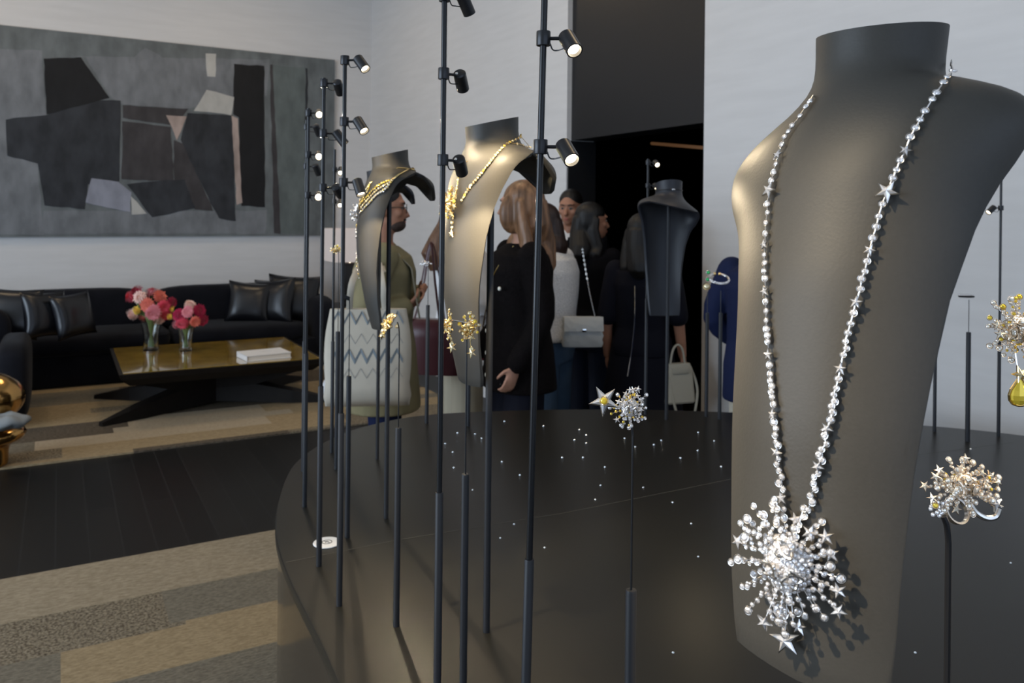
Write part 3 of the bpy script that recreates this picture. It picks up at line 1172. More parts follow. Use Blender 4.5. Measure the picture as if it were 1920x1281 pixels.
# choker on the rear bust
root, bvh, Mx, dd = B4
m = MB()
pts = [Mx @ Vector((.0462 * sin(2 * pi * k / 40), (.0475 if cos(2 * pi * k / 40) > 0 else .0515) * cos(2 * pi * k / 40), -.026 - .004 * cos(2 * pi * k / 40))) for k in range(41)]
tk = jewel('choker', pts[0], 'thin dark choker with a small clasp around the neck of the rear bust', 'necklace')
m.tube([p - pts[0] for p in pts], .0012, 6, caps=False)
m.build('band', M_pole, tk)
m = MB()
m.box(pts[20] - pts[0], (.014, .004, .004))
m.build('clasp', M_chrome, tk, bevel=.0008)
# ------------------------------------------------------------------ jewellery stands


def stand(px, base_y, sleeve_y, top_y, d, label, r=.0012, rb=.0058, hook=None, wire_px=None):
    b_ = at(px, base_y, d)
    root = thing('jewellery_stand', (b_.x, b_.y, TZ), label, 'jewellery stand')
    zs = at(px, sleeve_y, d).z - TZ
    zt = at(px, top_y, d).z - TZ
    m = MB()
    m.tube([(0, 0, 0), (0, 0, zs - .002), (0, 0, zs)], [rb, rb, rb * .92], 20)
    m.build('sleeve', M_tube, root)
    m = MB()
    pts = [(0, 0, zs - .004), (0, 0, zt)]
    if hook:
        h = at(hook[0], hook[1], hook[2] if len(hook) > 2 else d) - Vector((b_.x, b_.y, TZ))
        pts = [(0, 0, zs - .004), (0, 0, zt - .015)] + [(h.x * .3, h.y * .3, zt - .003 + (h.z - zt) * .3), tuple(h)]
        m.tube(pts[:2], r, 8)
        m.tube(catmull(pts[1:], 5), r, 8)
    else:
        m.tube(pts, r, 8)
    m.build('wire', M_pole, root)
    return root


def brooch(px, py, d, nrm, Rr, label, arms, seed, name='brooch', **kw):
    p = at(px, py, d)
    j = jewel(name, p, label, 'jewellery')
    burst(j, p, cdir(*nrm), (0, 0, 1), Rr, arms, seed, **kw)
    return j, p


# ring with a big star on the centre stand
stand(1175, 1900, 1106, 790, .83, 'jewellery stand with a thick black sleeve carrying the star ring, front centre', hook=(1172, 780, .83))
j, p = brooch(1180, 764, .83, (.1, -1, .15), .0215, 'white and yellow burst ring with a large yellow-centred star, front centre', 26, 41, name='star_ring', white=.76, stars=.25, core=110, gsize=.062, limit=95)
sp = at(1133, 752, .815)
place(S['w'], 'large_star', j, sp, cdir(-.15, -1, .25), (0, 0, 1), .0165, .55)
place(G['y'], 'centre_stone', j, sp + cdir(-.15, -1, .25).normalized() * .007, cdir(-.25, -1, .2), (0, 0, 1), .0048)
m = MB()
m.lathe([(.0085, -.001), (.0100, -.001), (.0100, .001), (.0085, .001)], 24, mat4=Matrix.Translation(cdir(0, .012, 0)) @ frame(cdir(1, .2, 0)), close=True)
m.build('band', M_met, j)

# earrings
stand(867, 1420, 889, 620, 1.20, 'jewellery stand with a slender wire holding the gold drop earrings', hook=(866, 604, 1.20))
bar = thing('earring_bar', at(861, 603, 1.20), 'small steel bar joining the pair of gold drop earrings', 'jewellery stand')
m = MB()
m.tube([at(846, 600, 1.20) - Vector(bar.location), at(878, 606, 1.20) - Vector(bar.location)], .0011, 8)
m.build('rod', M_chrome, bar)
for (px, py, nr, rr, lab, sd, sq) in ((843, 612, (-.9, -.35, 0), .0165, 'left gold drop earring, seen edge on, on the earring stand', 51, (.9, 1.6)),
                                  (880, 616, (-.25, -1, .1), .0190, 'right gold drop earring, seen from the front, on the earring stand', 52, (.85, 1.2))):
    j, p = brooch(px, py, 1.20, nr, rr, lab, 14, sd, name='drop_earring', white=.75, stars=.2, core=20, gsize=.115, gold=True, limit=60, squash=sq)
    m = MB()
    pl = at(px + 4, py + (46 if px > 860 else 40), 1.20)
    m.tube([(0, 0, -.01), pl - p], .0006, 6)
    m.build('drop_link', M_gold, j)
    place(S['g'], 'drop_star', j, pl, cdir(.3, -1, .1), (0, 0, 1), .0082, .4)
    place(D['g'], 'gold_drop', j, pl - Vector((0, 0, -.006)), cdir(0, 1, 0), (0, 0, 1), .0028)

# hooked ear clip by the left bust
stand(743, 1173, 802, 612, 1.457, 'jewellery stand whose bent wire carries the slanting gold brooch', hook=(745, 604, 1.457))
j, p = brooch(728, 609, 1.457, (-.5, -.8, .2), .019, 'slanting spiky gold brooch hanging before the patterned tote bag', 12, 61, white=.8, stars=.1, core=16, gsize=.13, gold=True, limit=60, squash=(.45, 1.25))
j.rotation_euler = (0, 0, 0)
for o in j.children:
    o.matrix_basis = Matrix.Rotation(R(28), 4, cdir(0, 1, 0)) @ o.matrix_basis
p2 = at(716, 630, 1.457)
place(S['g'], 'gold_star', j, p2, cdir(-.4, -1, .1), (0, 0, 1), .0068, .5)
p3 = at(744, 612, 1.457)
place(D['g'], 'gold_drop', j, p3, cdir(0, -1, 0), cdir(-1, 0, .5), .003, 1.0)

# small brooch left
stand(631, 880, 622, 478, 2.34, 'far left jewellery stand with a tiny gold brooch at lampshade height', hook=(634, 468, 2.34), rb=.0068)
brooch(631, 468, 2.34, (-.3, -1, 0), .0150, 'tiny gold and white brooch seen against the table lamp shade', 9, 71, white=.7, core=12, gsize=.16, gold=True, limit=40, squash=(1.2, 1))
# bent wire stand behind the pole
st = stand(651, 1010, 705, 570, 1.85, 'short jewellery stand with a black hooked tip, left of the busts', hook=(655, 560, 1.85))
m = MB()
q = at(649, 558, 1.85) - Vector(st.location)
m.box(q, (.016, .008, .009), rot=Matrix.Rotation(R(25), 3, 'Y'))
m.build('hook_tip', M_tube, st, bevel=.001)
# rear centre-left white ring
stand(800, 790, 572, 503, 2.86, 'rear jewellery stand with a little ring, left of the middle bust', rb=.0068)
brooch(798, 495, 2.86, (0, -1, .3), .017, 'little white ring on the rear stand before the white blouse', 9, 81, name='small_ring', white=1, core=8, gsize=.14, limit=30, squash=(1.2, .5))
# rear stand, its top behind the middle bust
stand(878, 797, 640, 520, 2.83, 'rear jewellery stand mostly hidden behind the middle bust', rb=.0068)
# bangle on the rear right stand
stand(1349, 785, 587, 545, 2.96, 'rear jewellery stand carrying the white bangle, beside the navy suit', rb=.0068)
stand(1324, 785, 587, 548, 3.0, 'rear jewellery stand carrying the round stud and green stones', rb=.0068)
bp = at(1348, 523, 2.94)
bg = jewel('bangle', bp, 'open white diamond bangle with gold ends at the shoulder of the navy suit', 'bracelet')
m = MB()
pts = [cdir(.036 * sin(a), -.028 * cos(a), -.016 * cos(a)) for a in [R(-165 + 330 * k / 30) for k in range(31)]]
m.tube(pts, .0042, 8)
m.build('band', M_met, bg)
for k in range(-6, 7):
    a = R(k * 13)
    place(G['w'], 'diamond', bg, bp + cdir(.036 * sin(a), -.028 * cos(a) - .004, .002 - .016 * cos(a)), cdir(sin(a), -cos(a), .3), (0, 0, 1), .0045)
for sgn in (-1, 1):
    m = MB()
    m.ell(cdir(.036 * sin(R(165 * sgn)), -.028 * cos(R(165)), .016), (.006,) * 3, 10, 8)
    m.build('gold_end', M_gold, bg)
ep = at(1325, 537, 2.94)
sd = jewel('stone_stud', ep, 'round champagne stud with green stones above it, left of the bangle', 'earring')
place(G['g'], 'round_stone', sd, ep, cdir(-.2, -1, 0), (0, 0, 1), .0135)
M_green = mat('green_stone', (.02, .45, .10), .08, metal=.3, spec=1, emit=(0, .3, .08), es=0)
G['e'] = gem_mesh('green_stone', M_green, M_met)
for (px, py) in ((1328, 511), (1327, 524)):
    place(G['e'], 'green_stone', sd, at(px, py, 2.94), cdir(-.1, -1, .1), (0, 0, 1), .0085)
# rear right open ring
stand(1814, 825, 623, 562, 2.70, 'rear jewellery stand at the right carrying the dark open ring', rb=.0075)
rp = at(1812, 556, 2.70)
rg = jewel('open_ring', rp, 'dark open two-finger ring on the rear right stand', 'ring')
m = MB()
pts = [cdir(.024 * sin(a), .011 * cos(a), 0) for a in [2 * pi * k / 30 for k in range(31)]]
m.tube(pts, .0034, 8, caps=False)
m.build('band', M_pole, rg)
for k in range(7):
    place(G['w'], 'diamond', rg, rp + cdir(-.028 + .006 * k, -.006, .006), cdir(0, -1, .6), (0, 0, 1), .0034)

# burst ring at the right
stand(1767, 2100, 1500, 985, .72, 'right hand jewellery stand with a slim black stem carrying the burst ring', r=.0028, rb=.006, hook=(1769, 968, .72))
j, p = brooch(1800, 912, .72, (.05, -1, .35), .0325, 'spiky white gold burst ring on the right hand stand', 34, 91, name='burst_ring', pale=True, white=.95, stars=.3, core=120, gsize=.055, limit=95, squash=(1.05, .72), flat=.5)
m = MB()
m.lathe([(.0100, -.002), (.0118, -.0025), (.0118, .0025), (.0100, .002)], 28, mat4=Matrix.Translation(at(1793, 958, .73) - p) @ frame(cdir(.25, -1, .5)), close=True)
m.build('band', M_met, j)
m = MB()
q = [at(a, b_, .715) - p for a, b_ in ((1818, 945), (1830, 962), (1850, 972), (1868, 968), (1876, 948))]
m.tube(catmull(q, 6), [.0026] * 25, 8)
m.build('open_shank', M_met, j)
place(S['w'], 'end_star', j, at(1868, 945, .71), cdir(.3, -1, .2), (0, 0, 1), .0075, .2)
rr = random.Random(9)
for k in range(16):
    place(G['w'], 'diamond', j, at(1745 + rr.uniform(0, 32), 945 + rr.uniform(-6, 24), .715), cdir(-.2, -1, .2), (0, 0, 1), .0020)
place(G['y'], 'yellow_stone', j, at(1754, 948, .71), cdir(-.2, -1, .2), (0, 0, 1), .0028)

# big earring at the right border
j, p = brooch(1904, 618, .74, (-.1, -1, .1), .0300, 'yellow and white burst brooch with a yellow pear drop at the right border', 24, 101, name='burst_brooch', pale=True, white=.72, stars=.22, core=90, gsize=.062, limit=95)
place(S['g'], 'drop_star', j, at(1913, 702, .735), cdir(0, -1, .1), (0, 0, 1), .0085, .3)
place(D['y'], 'yellow_pear_drop', j, at(1912, 738, .735), cdir(0, 1, 0), (0, 0, 1), .0095)
for o in [c for c in j.children if c.name.startswith('yellow_pear_drop')]:
    o.matrix_basis = Matrix.Translation(at(1912, 738, .735) - p) @ Matrix.Rotation(-YAW, 4, 'Z') @ Matrix.Scale(.0105, 4)
m = MB()
m.tube([(0, 0, -.02), at(1913, 722, .735) - p], .0006, 6)
m.build('drop_link', M_met, j)
stand(1938, 2100, 900, 640, .78, 'jewellery stand carrying the pear drop brooch at the right border', hook=(1905, 620, .765))
for o in list(bpy.data.objects):
    # pear drops and bars built upright: turn them to hang
    if o.name.startswith('gold_drop') or o.name.startswith('pear_drop'):
        t = o.matrix_basis.to_translation()
        s_ = o.matrix_basis.to_scale()[0]
        o.matrix_basis = Matrix.Translation(t) @ Matrix.Rotation(-YAW, 4, 'Z') @ Matrix.Scale(s_, 4)

# ------------------------------------------------------------------ crystals scattered on the table top
M_cry = mat('clear_crystal', (.92, .97, 1.0), .10, metal=.35, spec=1)
m = MB()
m.lathe([(.0, .0018), (.0012, .0017), (.0022, .0009), (.0024, 0)], 8)
cr = m.build('crystal_stud', M_cry, smooth=0)
crm = cr.data
bpy.data.objects.remove(cr)
dots = [(946, 790), (858, 812), (891, 814), (917, 812), (835, 832), (849, 848), (903, 822), (851, 877), (886, 919), (941, 866), (920, 905), (975, 891), (964, 983), (1021, 1027), (1019, 799),
        (1086, 806), (1077, 825), (1099, 816), (1099, 831), (1054, 858), (1093, 858), (1134, 876), (1126, 910), (1116, 937), (1171, 822), (1191, 838), (1206, 914), (1261, 942), (1240, 826), (1226, 834),
        (1309, 811), (1339, 827), (1308, 845), (1276, 859), (1352, 875), (1296, 982), (1309, 1044), (1262, 1224), (994, 821), (938, 1009), (1716, 1224), (1895, 1056), (1820, 842)]
marks = [('the oval sign', 613, 1019), ('the left bust post', 735, 972), ('the middle bust post', 925, 1185), ('the earring stand', 866, 1000), ('the star ring stem', 1175, 960),
         ('the rear bust post', 1245, 785), ('the bangle stand', 1347, 785), ('the tall bust', 1375, 900), ('the tallest spotlight pole', 998, 900), ('the pole beside the earrings', 823, 900), ('the rear left ring stand', 800, 790)]
used = {}
for (px, py) in sorted(dots, key=lambda q: (q[1], q[0])):
    p = on_table(px, py)
    nm, mx, my = min(marks, key=lambda q: abs(q[1] - px) + .35 * abs(q[2] - py))
    if px > 1600:
        nm, mx = 'the tall bust', 1600
    depth = 'at the far edge' if py < 800 else ('far back' if py < 817 else ('towards the back' if py < 829 else ('in the rear half' if py < 840 else ('a third of the way in' if py < 852 else ('at mid depth' if py < 884 else ('past the middle' if py < 925 else ('nearer the front' if py < 1000 else ('near the front' if py < 1100 else 'frontmost'))))))))
    dist = abs(px - mx)
    how = 'close' if dist < 28 else ('just' if dist < 50 else ('a little' if dist < 80 else ('some way' if dist < 130 else 'far')))
    lab = f"crystal dot {depth}, {how} {'left' if px < mx else 'right'} of {nm}"
    o = bpy.data.objects.new('crystal_stud', crm)
    col.objects.link(o)
    o.location = (p.x, p.y, TZ)
    k = 1.3 if py < 900 else 1.0
    o.scale = (k, k, k)
    tag(o, lab, 'crystal', 'crystal studs scattered over the black table top')
# ------------------------------------------------------------------ rugs
def weave(name, c1, c2, scale, stretch, bump=.6, tex='noise', nz=None):
    m = mat(name, c1, .95, spec=.1, noise=1, nscale=scale, color2=c2, bump=bump, bscale=scale * 1.2, stretch=stretch, tex=tex)
    return m


R_light = weave('rug_light_loop', (.34, .28, .195), (.23, .185, .125), 38, (1, 2.6, 1))
R_bouc = weave('rug_dark_boucle', (.30, .25, .175), (.065, .05, .035), 95, (1, 1, 1), 1.0)
R_grey = weave('rug_grey_weave', (.24, .21, .16), (.11, .095, .07), 120, (.5, 2.5, 1))
R_tan = weave('rug_tan_loop', (.36, .275, .165), (.24, .18, .105), 45, (1, 3, 1))
R_cream = weave('rug_cream', (.43, .36, .255), (.31, .25, .18), 60, (1, 3, 1))
R_dark = weave('rug_dark_weave', (.15, .122, .09), (.05, .04, .03), 80, (.6, 2, 1))
RUGM = [R_light, R_bouc, R_grey, R_tan, R_cream, R_dark]


def rug(name, u0, u1, v0, v1, rows, label, thick=.012):
    """rows: list of (depth, [(length, material index) ...]) from the far edge to the near edge"""
    m = MB()
    v = v1
    for (dv, cells) in rows:
        vb = max(v0, v - dv)
        u = u1
        for (du, mi) in cells:
            ua = max(u0, u - du)
            if ua < u:
                m.box(((u + ua) / 2, (v + vb) / 2, thick / 2), (u - ua, v - vb, thick), mi)
            u = ua
        if u > u0:
            m.box(((u + u0) / 2, (v + vb) / 2, thick / 2), (u - u0, v - vb, thick), cells[-1][1])
        v = vb
        if v <= v0:
            break
    o = m.build(name, RUGM, smooth=0, fix=False)
    tag(o, label, 'rug')
    return o


rug('rug', -2.6, 2.9, -1.0, 4.06, [
    (.44, [(9, 0)]),
    (.30, [(2.9 - .385, 2), (9, 1)]),
    (.03, [(2.9 - .44, 3), (9, 1)]),
    (.29, [(2.9 - .02, 3), (9, 2)]),
    (.32, [(2.9 - .1, 2), (9, 2)]),
    (.35, [(9, 0)]), (.3, [(2.4, 1), (9, 3)]), (.4, [(9, 4)]), (3, [(9, 2)])],
    'foreground patchwork rug in beige and grey woven bands beside the display table')
rnd = random.Random(12)
rows = []
vv = 9.1
pat = [(.30, 5), (.22, 4)]
rows_def = [(.55, [3, 4]), (.22, [4, 5, 4]), (.10, [2, 4, 2]), (.26, [4, 2, 3]), (.22, [5, 3, 5, 2]), (.30, [3, 5, 2, 4]), (.24, [5, 3, 5, 3]), (.16, [3, 3, 1, 3]), (.30, [5, 3, 5, 3, 2]), (.26, [3, 4, 5, 4]),
            (.14, [2, 3, 4, 5]), (.24, [3, 4, 4, 2]), (.24, [1, 3, 3, 1]), (.20, [1, 5, 3, 1]), (.06, [3, 3])]
for dv, ms in rows_def:
    cells = []
    for k in range(9):
        cells.append((rnd.uniform(.5, 1.5), ms[k % len(ms)]))
    rows.append((dv, cells))
rug('rug', -5.4, 2.9, 5.80, 9.1, rows, 'far patchwork rug under the coffee table and sofa')

# ------------------------------------------------------------------ painting
PY = V1
m = MB()
PZ0, PZ1 = 1.32, 3.36


def ptg(px, py):
    """position on the canvas plane: horizontal u and height"""
    dx = (px - 960) / F
    t = (PY - .045) / ((-dx) * sin(YAW) + cos(YAW))
    p = at(px, py, t)
    return p.x, p.z


uL = ptg(0, 200)[0] - .75
uR = ptg(626, 300)[0]
pt = thing('abstract_painting', ((uL + uR) / 2, PY, (PZ0 + PZ1) / 2), 'very large abstract painting of grey and black blocks above the sofa', 'painting')
PO = Vector(pt.location)


def paint(name, c, k=.35, s=9):
    return mat(name, c, .6, noise=k, nscale=s, bump=.5, bscale=28, stretch=(1, 1, .5), spec=.3)


pm = [paint('paint_ground', (.150, .165, .168)), paint('paint_black', (.010, .010, .011)), paint('paint_slate', (.035, .038, .044), .5), paint('paint_grey', (.19, .20, .212)), paint('paint_pale', (.46, .45, .42), .2),
      paint('paint_blue_grey', (.27, .28, .33), .25), paint('paint_brown', (.055, .050, .052), .4), paint('paint_rose', (.42, .33, .29), .4), paint('paint_green_grey', (.125, .145, .142), .3), paint('canvas_edge', (.10, .10, .10))]
m = MB()
m.box(((uL + uR) / 2 - PO.x, -.022, 0), (uR - uL, .04, PZ1 - PZ0), 0)


def lay(pts, mi, h):
    rn = random.Random(int(pts[0][0] * 7 + pts[0][1]))
    P = []
    n = len(pts)
    for i in range(n):
        a, b_ = pts[i], pts[(i + 1) % n]
        st = max(1, int(math.hypot(b_[0] - a[0], b_[1] - a[1]) / 14))
        for k in range(st):
            t = k / st
            P.append((a[0] + (b_[0] - a[0]) * t + rn.uniform(-1, 1), a[1] + (b_[1] - a[1]) * t + rn.uniform(-1, 1)))
    q = [ptg(*p) for p in P]
    q = [(min(max(x, uL + .004), uR - .004) - PO.x, min(max(z, PZ0 + .004), PZ1 - .004) - PO.z) for x, z in q]
    m.prism(q, .042, .042 + h, mi, fn=lambda p: Vector((p.x, -p.z, p.y)))


lay([(0, 92), (78, 94), (86, 220), (12, 226), (12, 290), (70, 300), (82, 440), (-120, 440), (-120, 92)], 3, .001)
lay([(130, 105), (505, 112), (500, 180), (430, 185), (350, 205), (228, 195), (210, 185), (160, 108)], 3, .001)
lay([(248, 110), (272, 90), (300, 104), (325, 132), (312, 160), (276, 160)], 3, .0022)
lay([(82, 395), (500, 395), (498, 438), (80, 438)], 3, .0012)
lay([(508, 122), (574, 128), (574, 438), (518, 438)], 8, .0016)
lay([(82, 110), (152, 108), (205, 184), (88, 215)], 1, .003)
lay([(88, 215), (160, 190), (226, 188), (224, 340), (165, 345), (160, 392), (84, 386), (70, 306), (14, 292), (10, 224)], 2, .0026)
lay([(230, 197), (352, 205), (326, 238), (320, 235), (230, 222)], 6, .003)
lay([(230, 228), (320, 238), (326, 340), (228, 336)], 6, .0034)
lay([(326, 262), (345, 270), (400, 395), (365, 392), (326, 340)], 6, .0028)
lay([(352, 212), (436, 216), (442, 414), (410, 410), (338, 262)], 2, .0036)
lay([(312, 216), (350, 218), (332, 262), (322, 240)], 7, .004)
lay([(438, 120), (495, 124), (497, 388), (452, 386), (448, 220), (438, 215)], 1, .004)
lay([(434, 218), (446, 222), (454, 380), (444, 384)], 7, .0048)
lay([(388, 168), (438, 182), (434, 216), (364, 208)], 4, .0046)
lay([(385, 100), (405, 101), (404, 144), (388, 143)], 4, .003)
lay([(172, 334), (222, 340), (246, 362), (244, 398), (160, 380)], 5, .0042)
lay([(246, 368), (276, 400), (247, 403)], 4, .0038)
lay([(238, 345), (345, 336), (366, 390), (285, 408)], 2, .0046)
lay([(506, 122), (511, 122), (526, 438), (514, 438)], 6, .003)
lay([(573, 128), (577, 128), (575, 436), (571, 436)], 2, .003)
m.build('canvas', pm, pt, smooth=0)

# ------------------------------------------------------------------ sofa
M_vel = mat('black_velvet', (.009, .0095, .013), .85, sheen=.05, noise=.35, nscale=6, spec=.08)
M_leather = mat('black_leather', (.006, .0065, .009), .30, spec=.6, bump=.12, bscale=14)


def cushion(mb, c, s, mi=0, puff=.5, rot=None, seg=10, pinch=.0):
    """soft box: s = full sizes"""
    vs = []
    hx, hy, hz = s[0] / 2, s[1] / 2, s[2] / 2

    def sup(a):
        return abs(a) ** .45 * (1 if a > 0 else -1)
    n, k = 28, 16
    for i in range(k + 1):
        ph = -pi / 2 + pi * i / k
        for j in range(n):
            th = 2 * pi * j / n
            x = sup(cos(th)) * sup(cos(ph))
            y = sup(sin(th)) * sup(cos(ph))
            z = sup(sin(ph)) if puff < 1 else sin(ph)
            p = Vector((x * hx, y * hy, z * hz))
            if rot:
                p = rot @ p
            vs.append(p + Vector(c))
    fs = []
    for i in range(k):
        for j in range(n):
            j2 = (j + 1) % n
            fs.append((i * n + j, i * n + j2, (i + 1) * n + j2, (i + 1) * n + j))
    mb.add(vs, fs, mi)


def pillow_mesh(w, h, t):
    """square scatter cushion, pulled out into corners, standing in the XZ plane"""
    m = MB()
    n = 16
    for sgn in (1, -1):
        vs = []
        for i in range(n + 1):
            for j in range(n + 1):
                x = 2 * i / n - 1
                z = 2 * j / n - 1
                e = (1 - x ** 4) * (1 - z ** 4)
                bx = 1 - .10 * (1 - z * z) * abs(x) ** 2 * 0 - .09 * (1 - z * z)
                bz = 1 - .09 * (1 - x * x)
                vs.append((x * w / 2 * bx, sgn * t / 2 * e ** .6 * (1 - .25 * (x * x + z * z) / 2), z * h / 2 * bz))
        fs = []
        for i in range(n):
            for j in range(n):
                q = (i * (n + 1) + j, (i + 1) * (n + 1) + j, (i + 1) * (n + 1) + j + 1, i * (n + 1) + j + 1)
                fs.append(q if sgn < 0 else tuple(reversed(q)))
        m.add(vs, fs)
    return m


def soft_build(m, name, material, parent):
    o = m.build(name, material, parent, smooth=70)
    bm = bmesh.new()
    bm.from_mesh(o.data)
    bmesh.ops.remove_doubles(bm, verts=bm.verts, dist=.0005)
    bm.to_mesh(o.data)
    bm.free()
    return o


SV0, SV1 = 8.08, 9.12
sofa = thing('sofa', (-.6, 8.6, 0), 'long low black velvet sofa along the wall under the painting', 'sofa')
SO = Vector(sofa.location)
sx0, sx1 = -4.4, 2.52
m = MB()
m.box(((sx0 + sx1) / 2 - SO.x, (SV0 + .05 + SV1) / 2 - SO.y, .165), (sx1 - sx0, SV1 - SV0 - .05, .29))
m.build('base', M_vel, sofa, bevel=.02)
m = MB()
cushion(m, ((sx0 + sx1) / 2 - SO.x, SV1 - .12 - SO.y, .45), (sx1 - sx0, .24, .58))
m.build('back_frame', M_vel, sofa)
for (a, b_) in ((-.62, .95), (.95, 2.26), (-1.34, -.62)):
    m = MB()
    cushion(m, ((a + b_) / 2 - SO.x, SV0 + .40 - SO.y, .38), (b_ - a - .01, .82, .20))
    m.build('seat_cushion', M_vel, sofa)
for (a, b_) in ((-.62, .80), (.80, 2.26), (-2.05, -.62)):
    m = MB()
    cushion(m, ((a + b_) / 2 - SO.x, SV1 - .32 - SO.y, .62), (b_ - a - .02, .24, .42), rot=None)
    m.build('back_cushion', M_vel, sofa)
for a in (2.40,):
    m = MB()
    cushion(m, (a - SO.x, (SV0 + SV1) / 2 - SO.y, .40), (.26, SV1 - SV0, .62))
    m.build('arm', M_vel, sofa)
# nearer corner section at the left
cs = thing('corner_sofa', (-2.3, 7.66, 0), 'black velvet sofa section standing forward at the left of the long sofa', 'sofa')
CO = Vector(cs.location)
m = MB()
m.box((0, 0, .17), (1.9, .74, .29))
m.build('base', M_vel, cs, bevel=.02)
m = MB()
cushion(m, (.0, -.06, .38), (1.88, .64, .22))
m.build('seat_cushion', M_vel, cs)
m = MB()
cushion(m, (.0, .29, .68), (1.86, .20, .44))
m.build('back_cushion', M_vel, cs)

# scatter cushions
pil = soft_build(pillow_mesh(.52, .50, .20), 'scatter_cushion', M_leather, None)
pil_me = pil.data
bpy.data.objects.remove(pil)


def pillow(px, py, v, rz, rx, s, label, sz=1.0):
    dx = (px - 960) / F
    t = v / (-dx * sin(YAW) + cos(YAW))
    p = at(px, py, t)
    o = bpy.data.objects.new('scatter_cushion', pil_me)
    col.objects.link(o)
    o.location = p
    o.rotation_euler = (R(rx), R(random.Random(int(px)).uniform(-5, 5)), R(rz))
    o.scale = (s, s, s * sz)
    tag(o, label, 'cushion')
    return o


pillow(20, 588, 7.70, -12, -14, .84, 'glossy black leather cushion at the far left end of the sofa')
pillow(84, 590, 7.70, 38, -12, .78, 'second black leather cushion from the left on the sofa')
pillow(138, 591, 7.72, 42, -14, .76, 'third black leather cushion from the left, before the bare stretch of the sofa')
pillow(468, 568, 8.48, -18, -16, .88, 'black leather cushion with a bright highlight, right part of the sofa')
pillow(512, 566, 8.46, -48, -14, .98, 'black leather cushion in the middle of the right hand three')
pillow(550, 562, 8.50, -20, -14, 1.06, 'largest dark cushion at the right end of the sofa')

# ------------------------------------------------------------------ side table and lamp in the corner
lp = at(632, 560, 8.75)
stb = thing('side_table', (2.86, 8.80, 0), 'low black side table in the corner past the sofa', 'side table')
m = MB()
m.box((0, 0, .52), (.52, .56, .06))
m.build('table_top', M_black, stb, bevel=.006)
m = MB()
m.box((0, 0, .245), (.44, .48, .49))
m.build('base', M_black, stb)
tl = thing('table_lamp', (2.84, 8.72, .55), 'table lamp with a square black pillar base and a square pale shade', 'lamp')
m = MB()
m.box((0, 0, .24), (.17, .17, .48))
m.build('pillar', M_black, tl, bevel=.006)
m = MB()
w0 = .25
for z0, z1, a in ((.50, .86, w0),):
    o_ = [(-a, -a), (a, -a), (a, a), (-a, a)]
    i_ = [(x * .985, y * .985) for x, y in o_]
    rings = [[(x, y, z0) for x, y in o_], [(x, y, z1) for x, y in o_], [(x, y, z1) for x, y in i_], [(x, y, z0) for x, y in i_]]
    m.loft(rings + [rings[0]], caps=False)
m.build('lamp_shade', mat('shade_fabric', (.78, .70, .66), .8, trans=.0, emit=(1, .8, .7), es=.10), tl, smooth=0, bevel=0)
m = MB()
m.tube([(0, 0, .48), (0, 0, .62)], .008, 8)
m.ell((0, 0, .66), (.03, .03, .045), 12, 8)
m.build('bulb', mat('lamp_bulb', (1, .9, .8), .4, emit=(1, .82, .62), es=4), tl)

# ------------------------------------------------------------------ coffee table
ct0 = floor_at(400, 690, .4)
NL, NR, FL = floor_at(232, 702, .4), floor_at(600, 673, .4), floor_at(183, 656, .4)
cx_ = (NL.x + NR.x) / 2
cwid = 1.50
cdep = 1.28
vc = (NL.y + FL.y) / 2
ct = thing('coffee_table', (cx_, vc, .012), 'low coffee table with a honey gold top and dark crossed base', 'coffee table')
M_honey = mat('honey_lacquer', (.42, .26, .03), .10, noise=.5, nscale=9, coat=1, coat_rough=.03, spec=.6)
M_dwood = mat('dark_wood', (.010, .0075, .006), .55, spec=.2, noise=.3, nscale=12)
hz = .392
m = MB()
hx, hy = cwid / 2, cdep / 2
rings = []
for z, k in ((hz - .10, .90), (hz - .045, .985), (hz - .004, 1.0), (hz - .004, .965)):
    rings.append([(-hx * k, -hy * k, z), (hx * k, -hy * k, z), (hx * k, hy * k, z), (-hx * k, hy * k, z)])
m.loft(rings)
m.build('table_frame', M_dwood, ct, smooth=0)
m = MB()
m.box((0, 0, hz - .002), (cwid * .965, cdep * .955, .006))
m.build('table_top', M_honey, ct, smooth=0)
# bow-tie base: two blades crossing, wide at the floor tips and at the top
for sg_ in (1, -1):
    m = MB()
    a0 = Vector((-.86, -.50 * sg_, 0))
    b0 = Vector((.86, .50 * sg_, 0))
    side = Vector((-(b0 - a0).y, (b0 - a0).x, 0)).normalized() * .10
    P = []
    secs = [(0, .0, .03, .25), (.16, .0, .10, .7), (.5, .02, .16 + .06, 1.2), (.84, .0, .10, .7), (1, .0, .03, .25)]
    rings = []
    for (t, z0, z1, wd) in secs:
        c = a0.lerp(b0, t)
        rings.append([c - side * wd + Vector((0, 0, z0)), c + side * wd + Vector((0, 0, z0)), c + side * wd * .8 + Vector((0, 0, z1)), c - side * wd * .8 + Vector((0, 0, z1))])
    m.loft(rings)
    rings = []
    for (t, z0, z1, wd) in ((.12, .27, .30, .5), (.3, .16, .30, .9), (.5, .12, .30, 1.2), (.7, .16, .30, .9), (.88, .27, .30, .5)):
        c = a0.lerp(b0, t)
        rings.append([c - side * wd + Vector((0, 0, z0)), c + side * wd + Vector((0, 0, z0)), c + side * wd + Vector((0, 0, z1)), c - side * wd + Vector((0, 0, z1))])
    m.loft(rings)
    m.build('base_blade', M_dwood, ct, smooth=0)

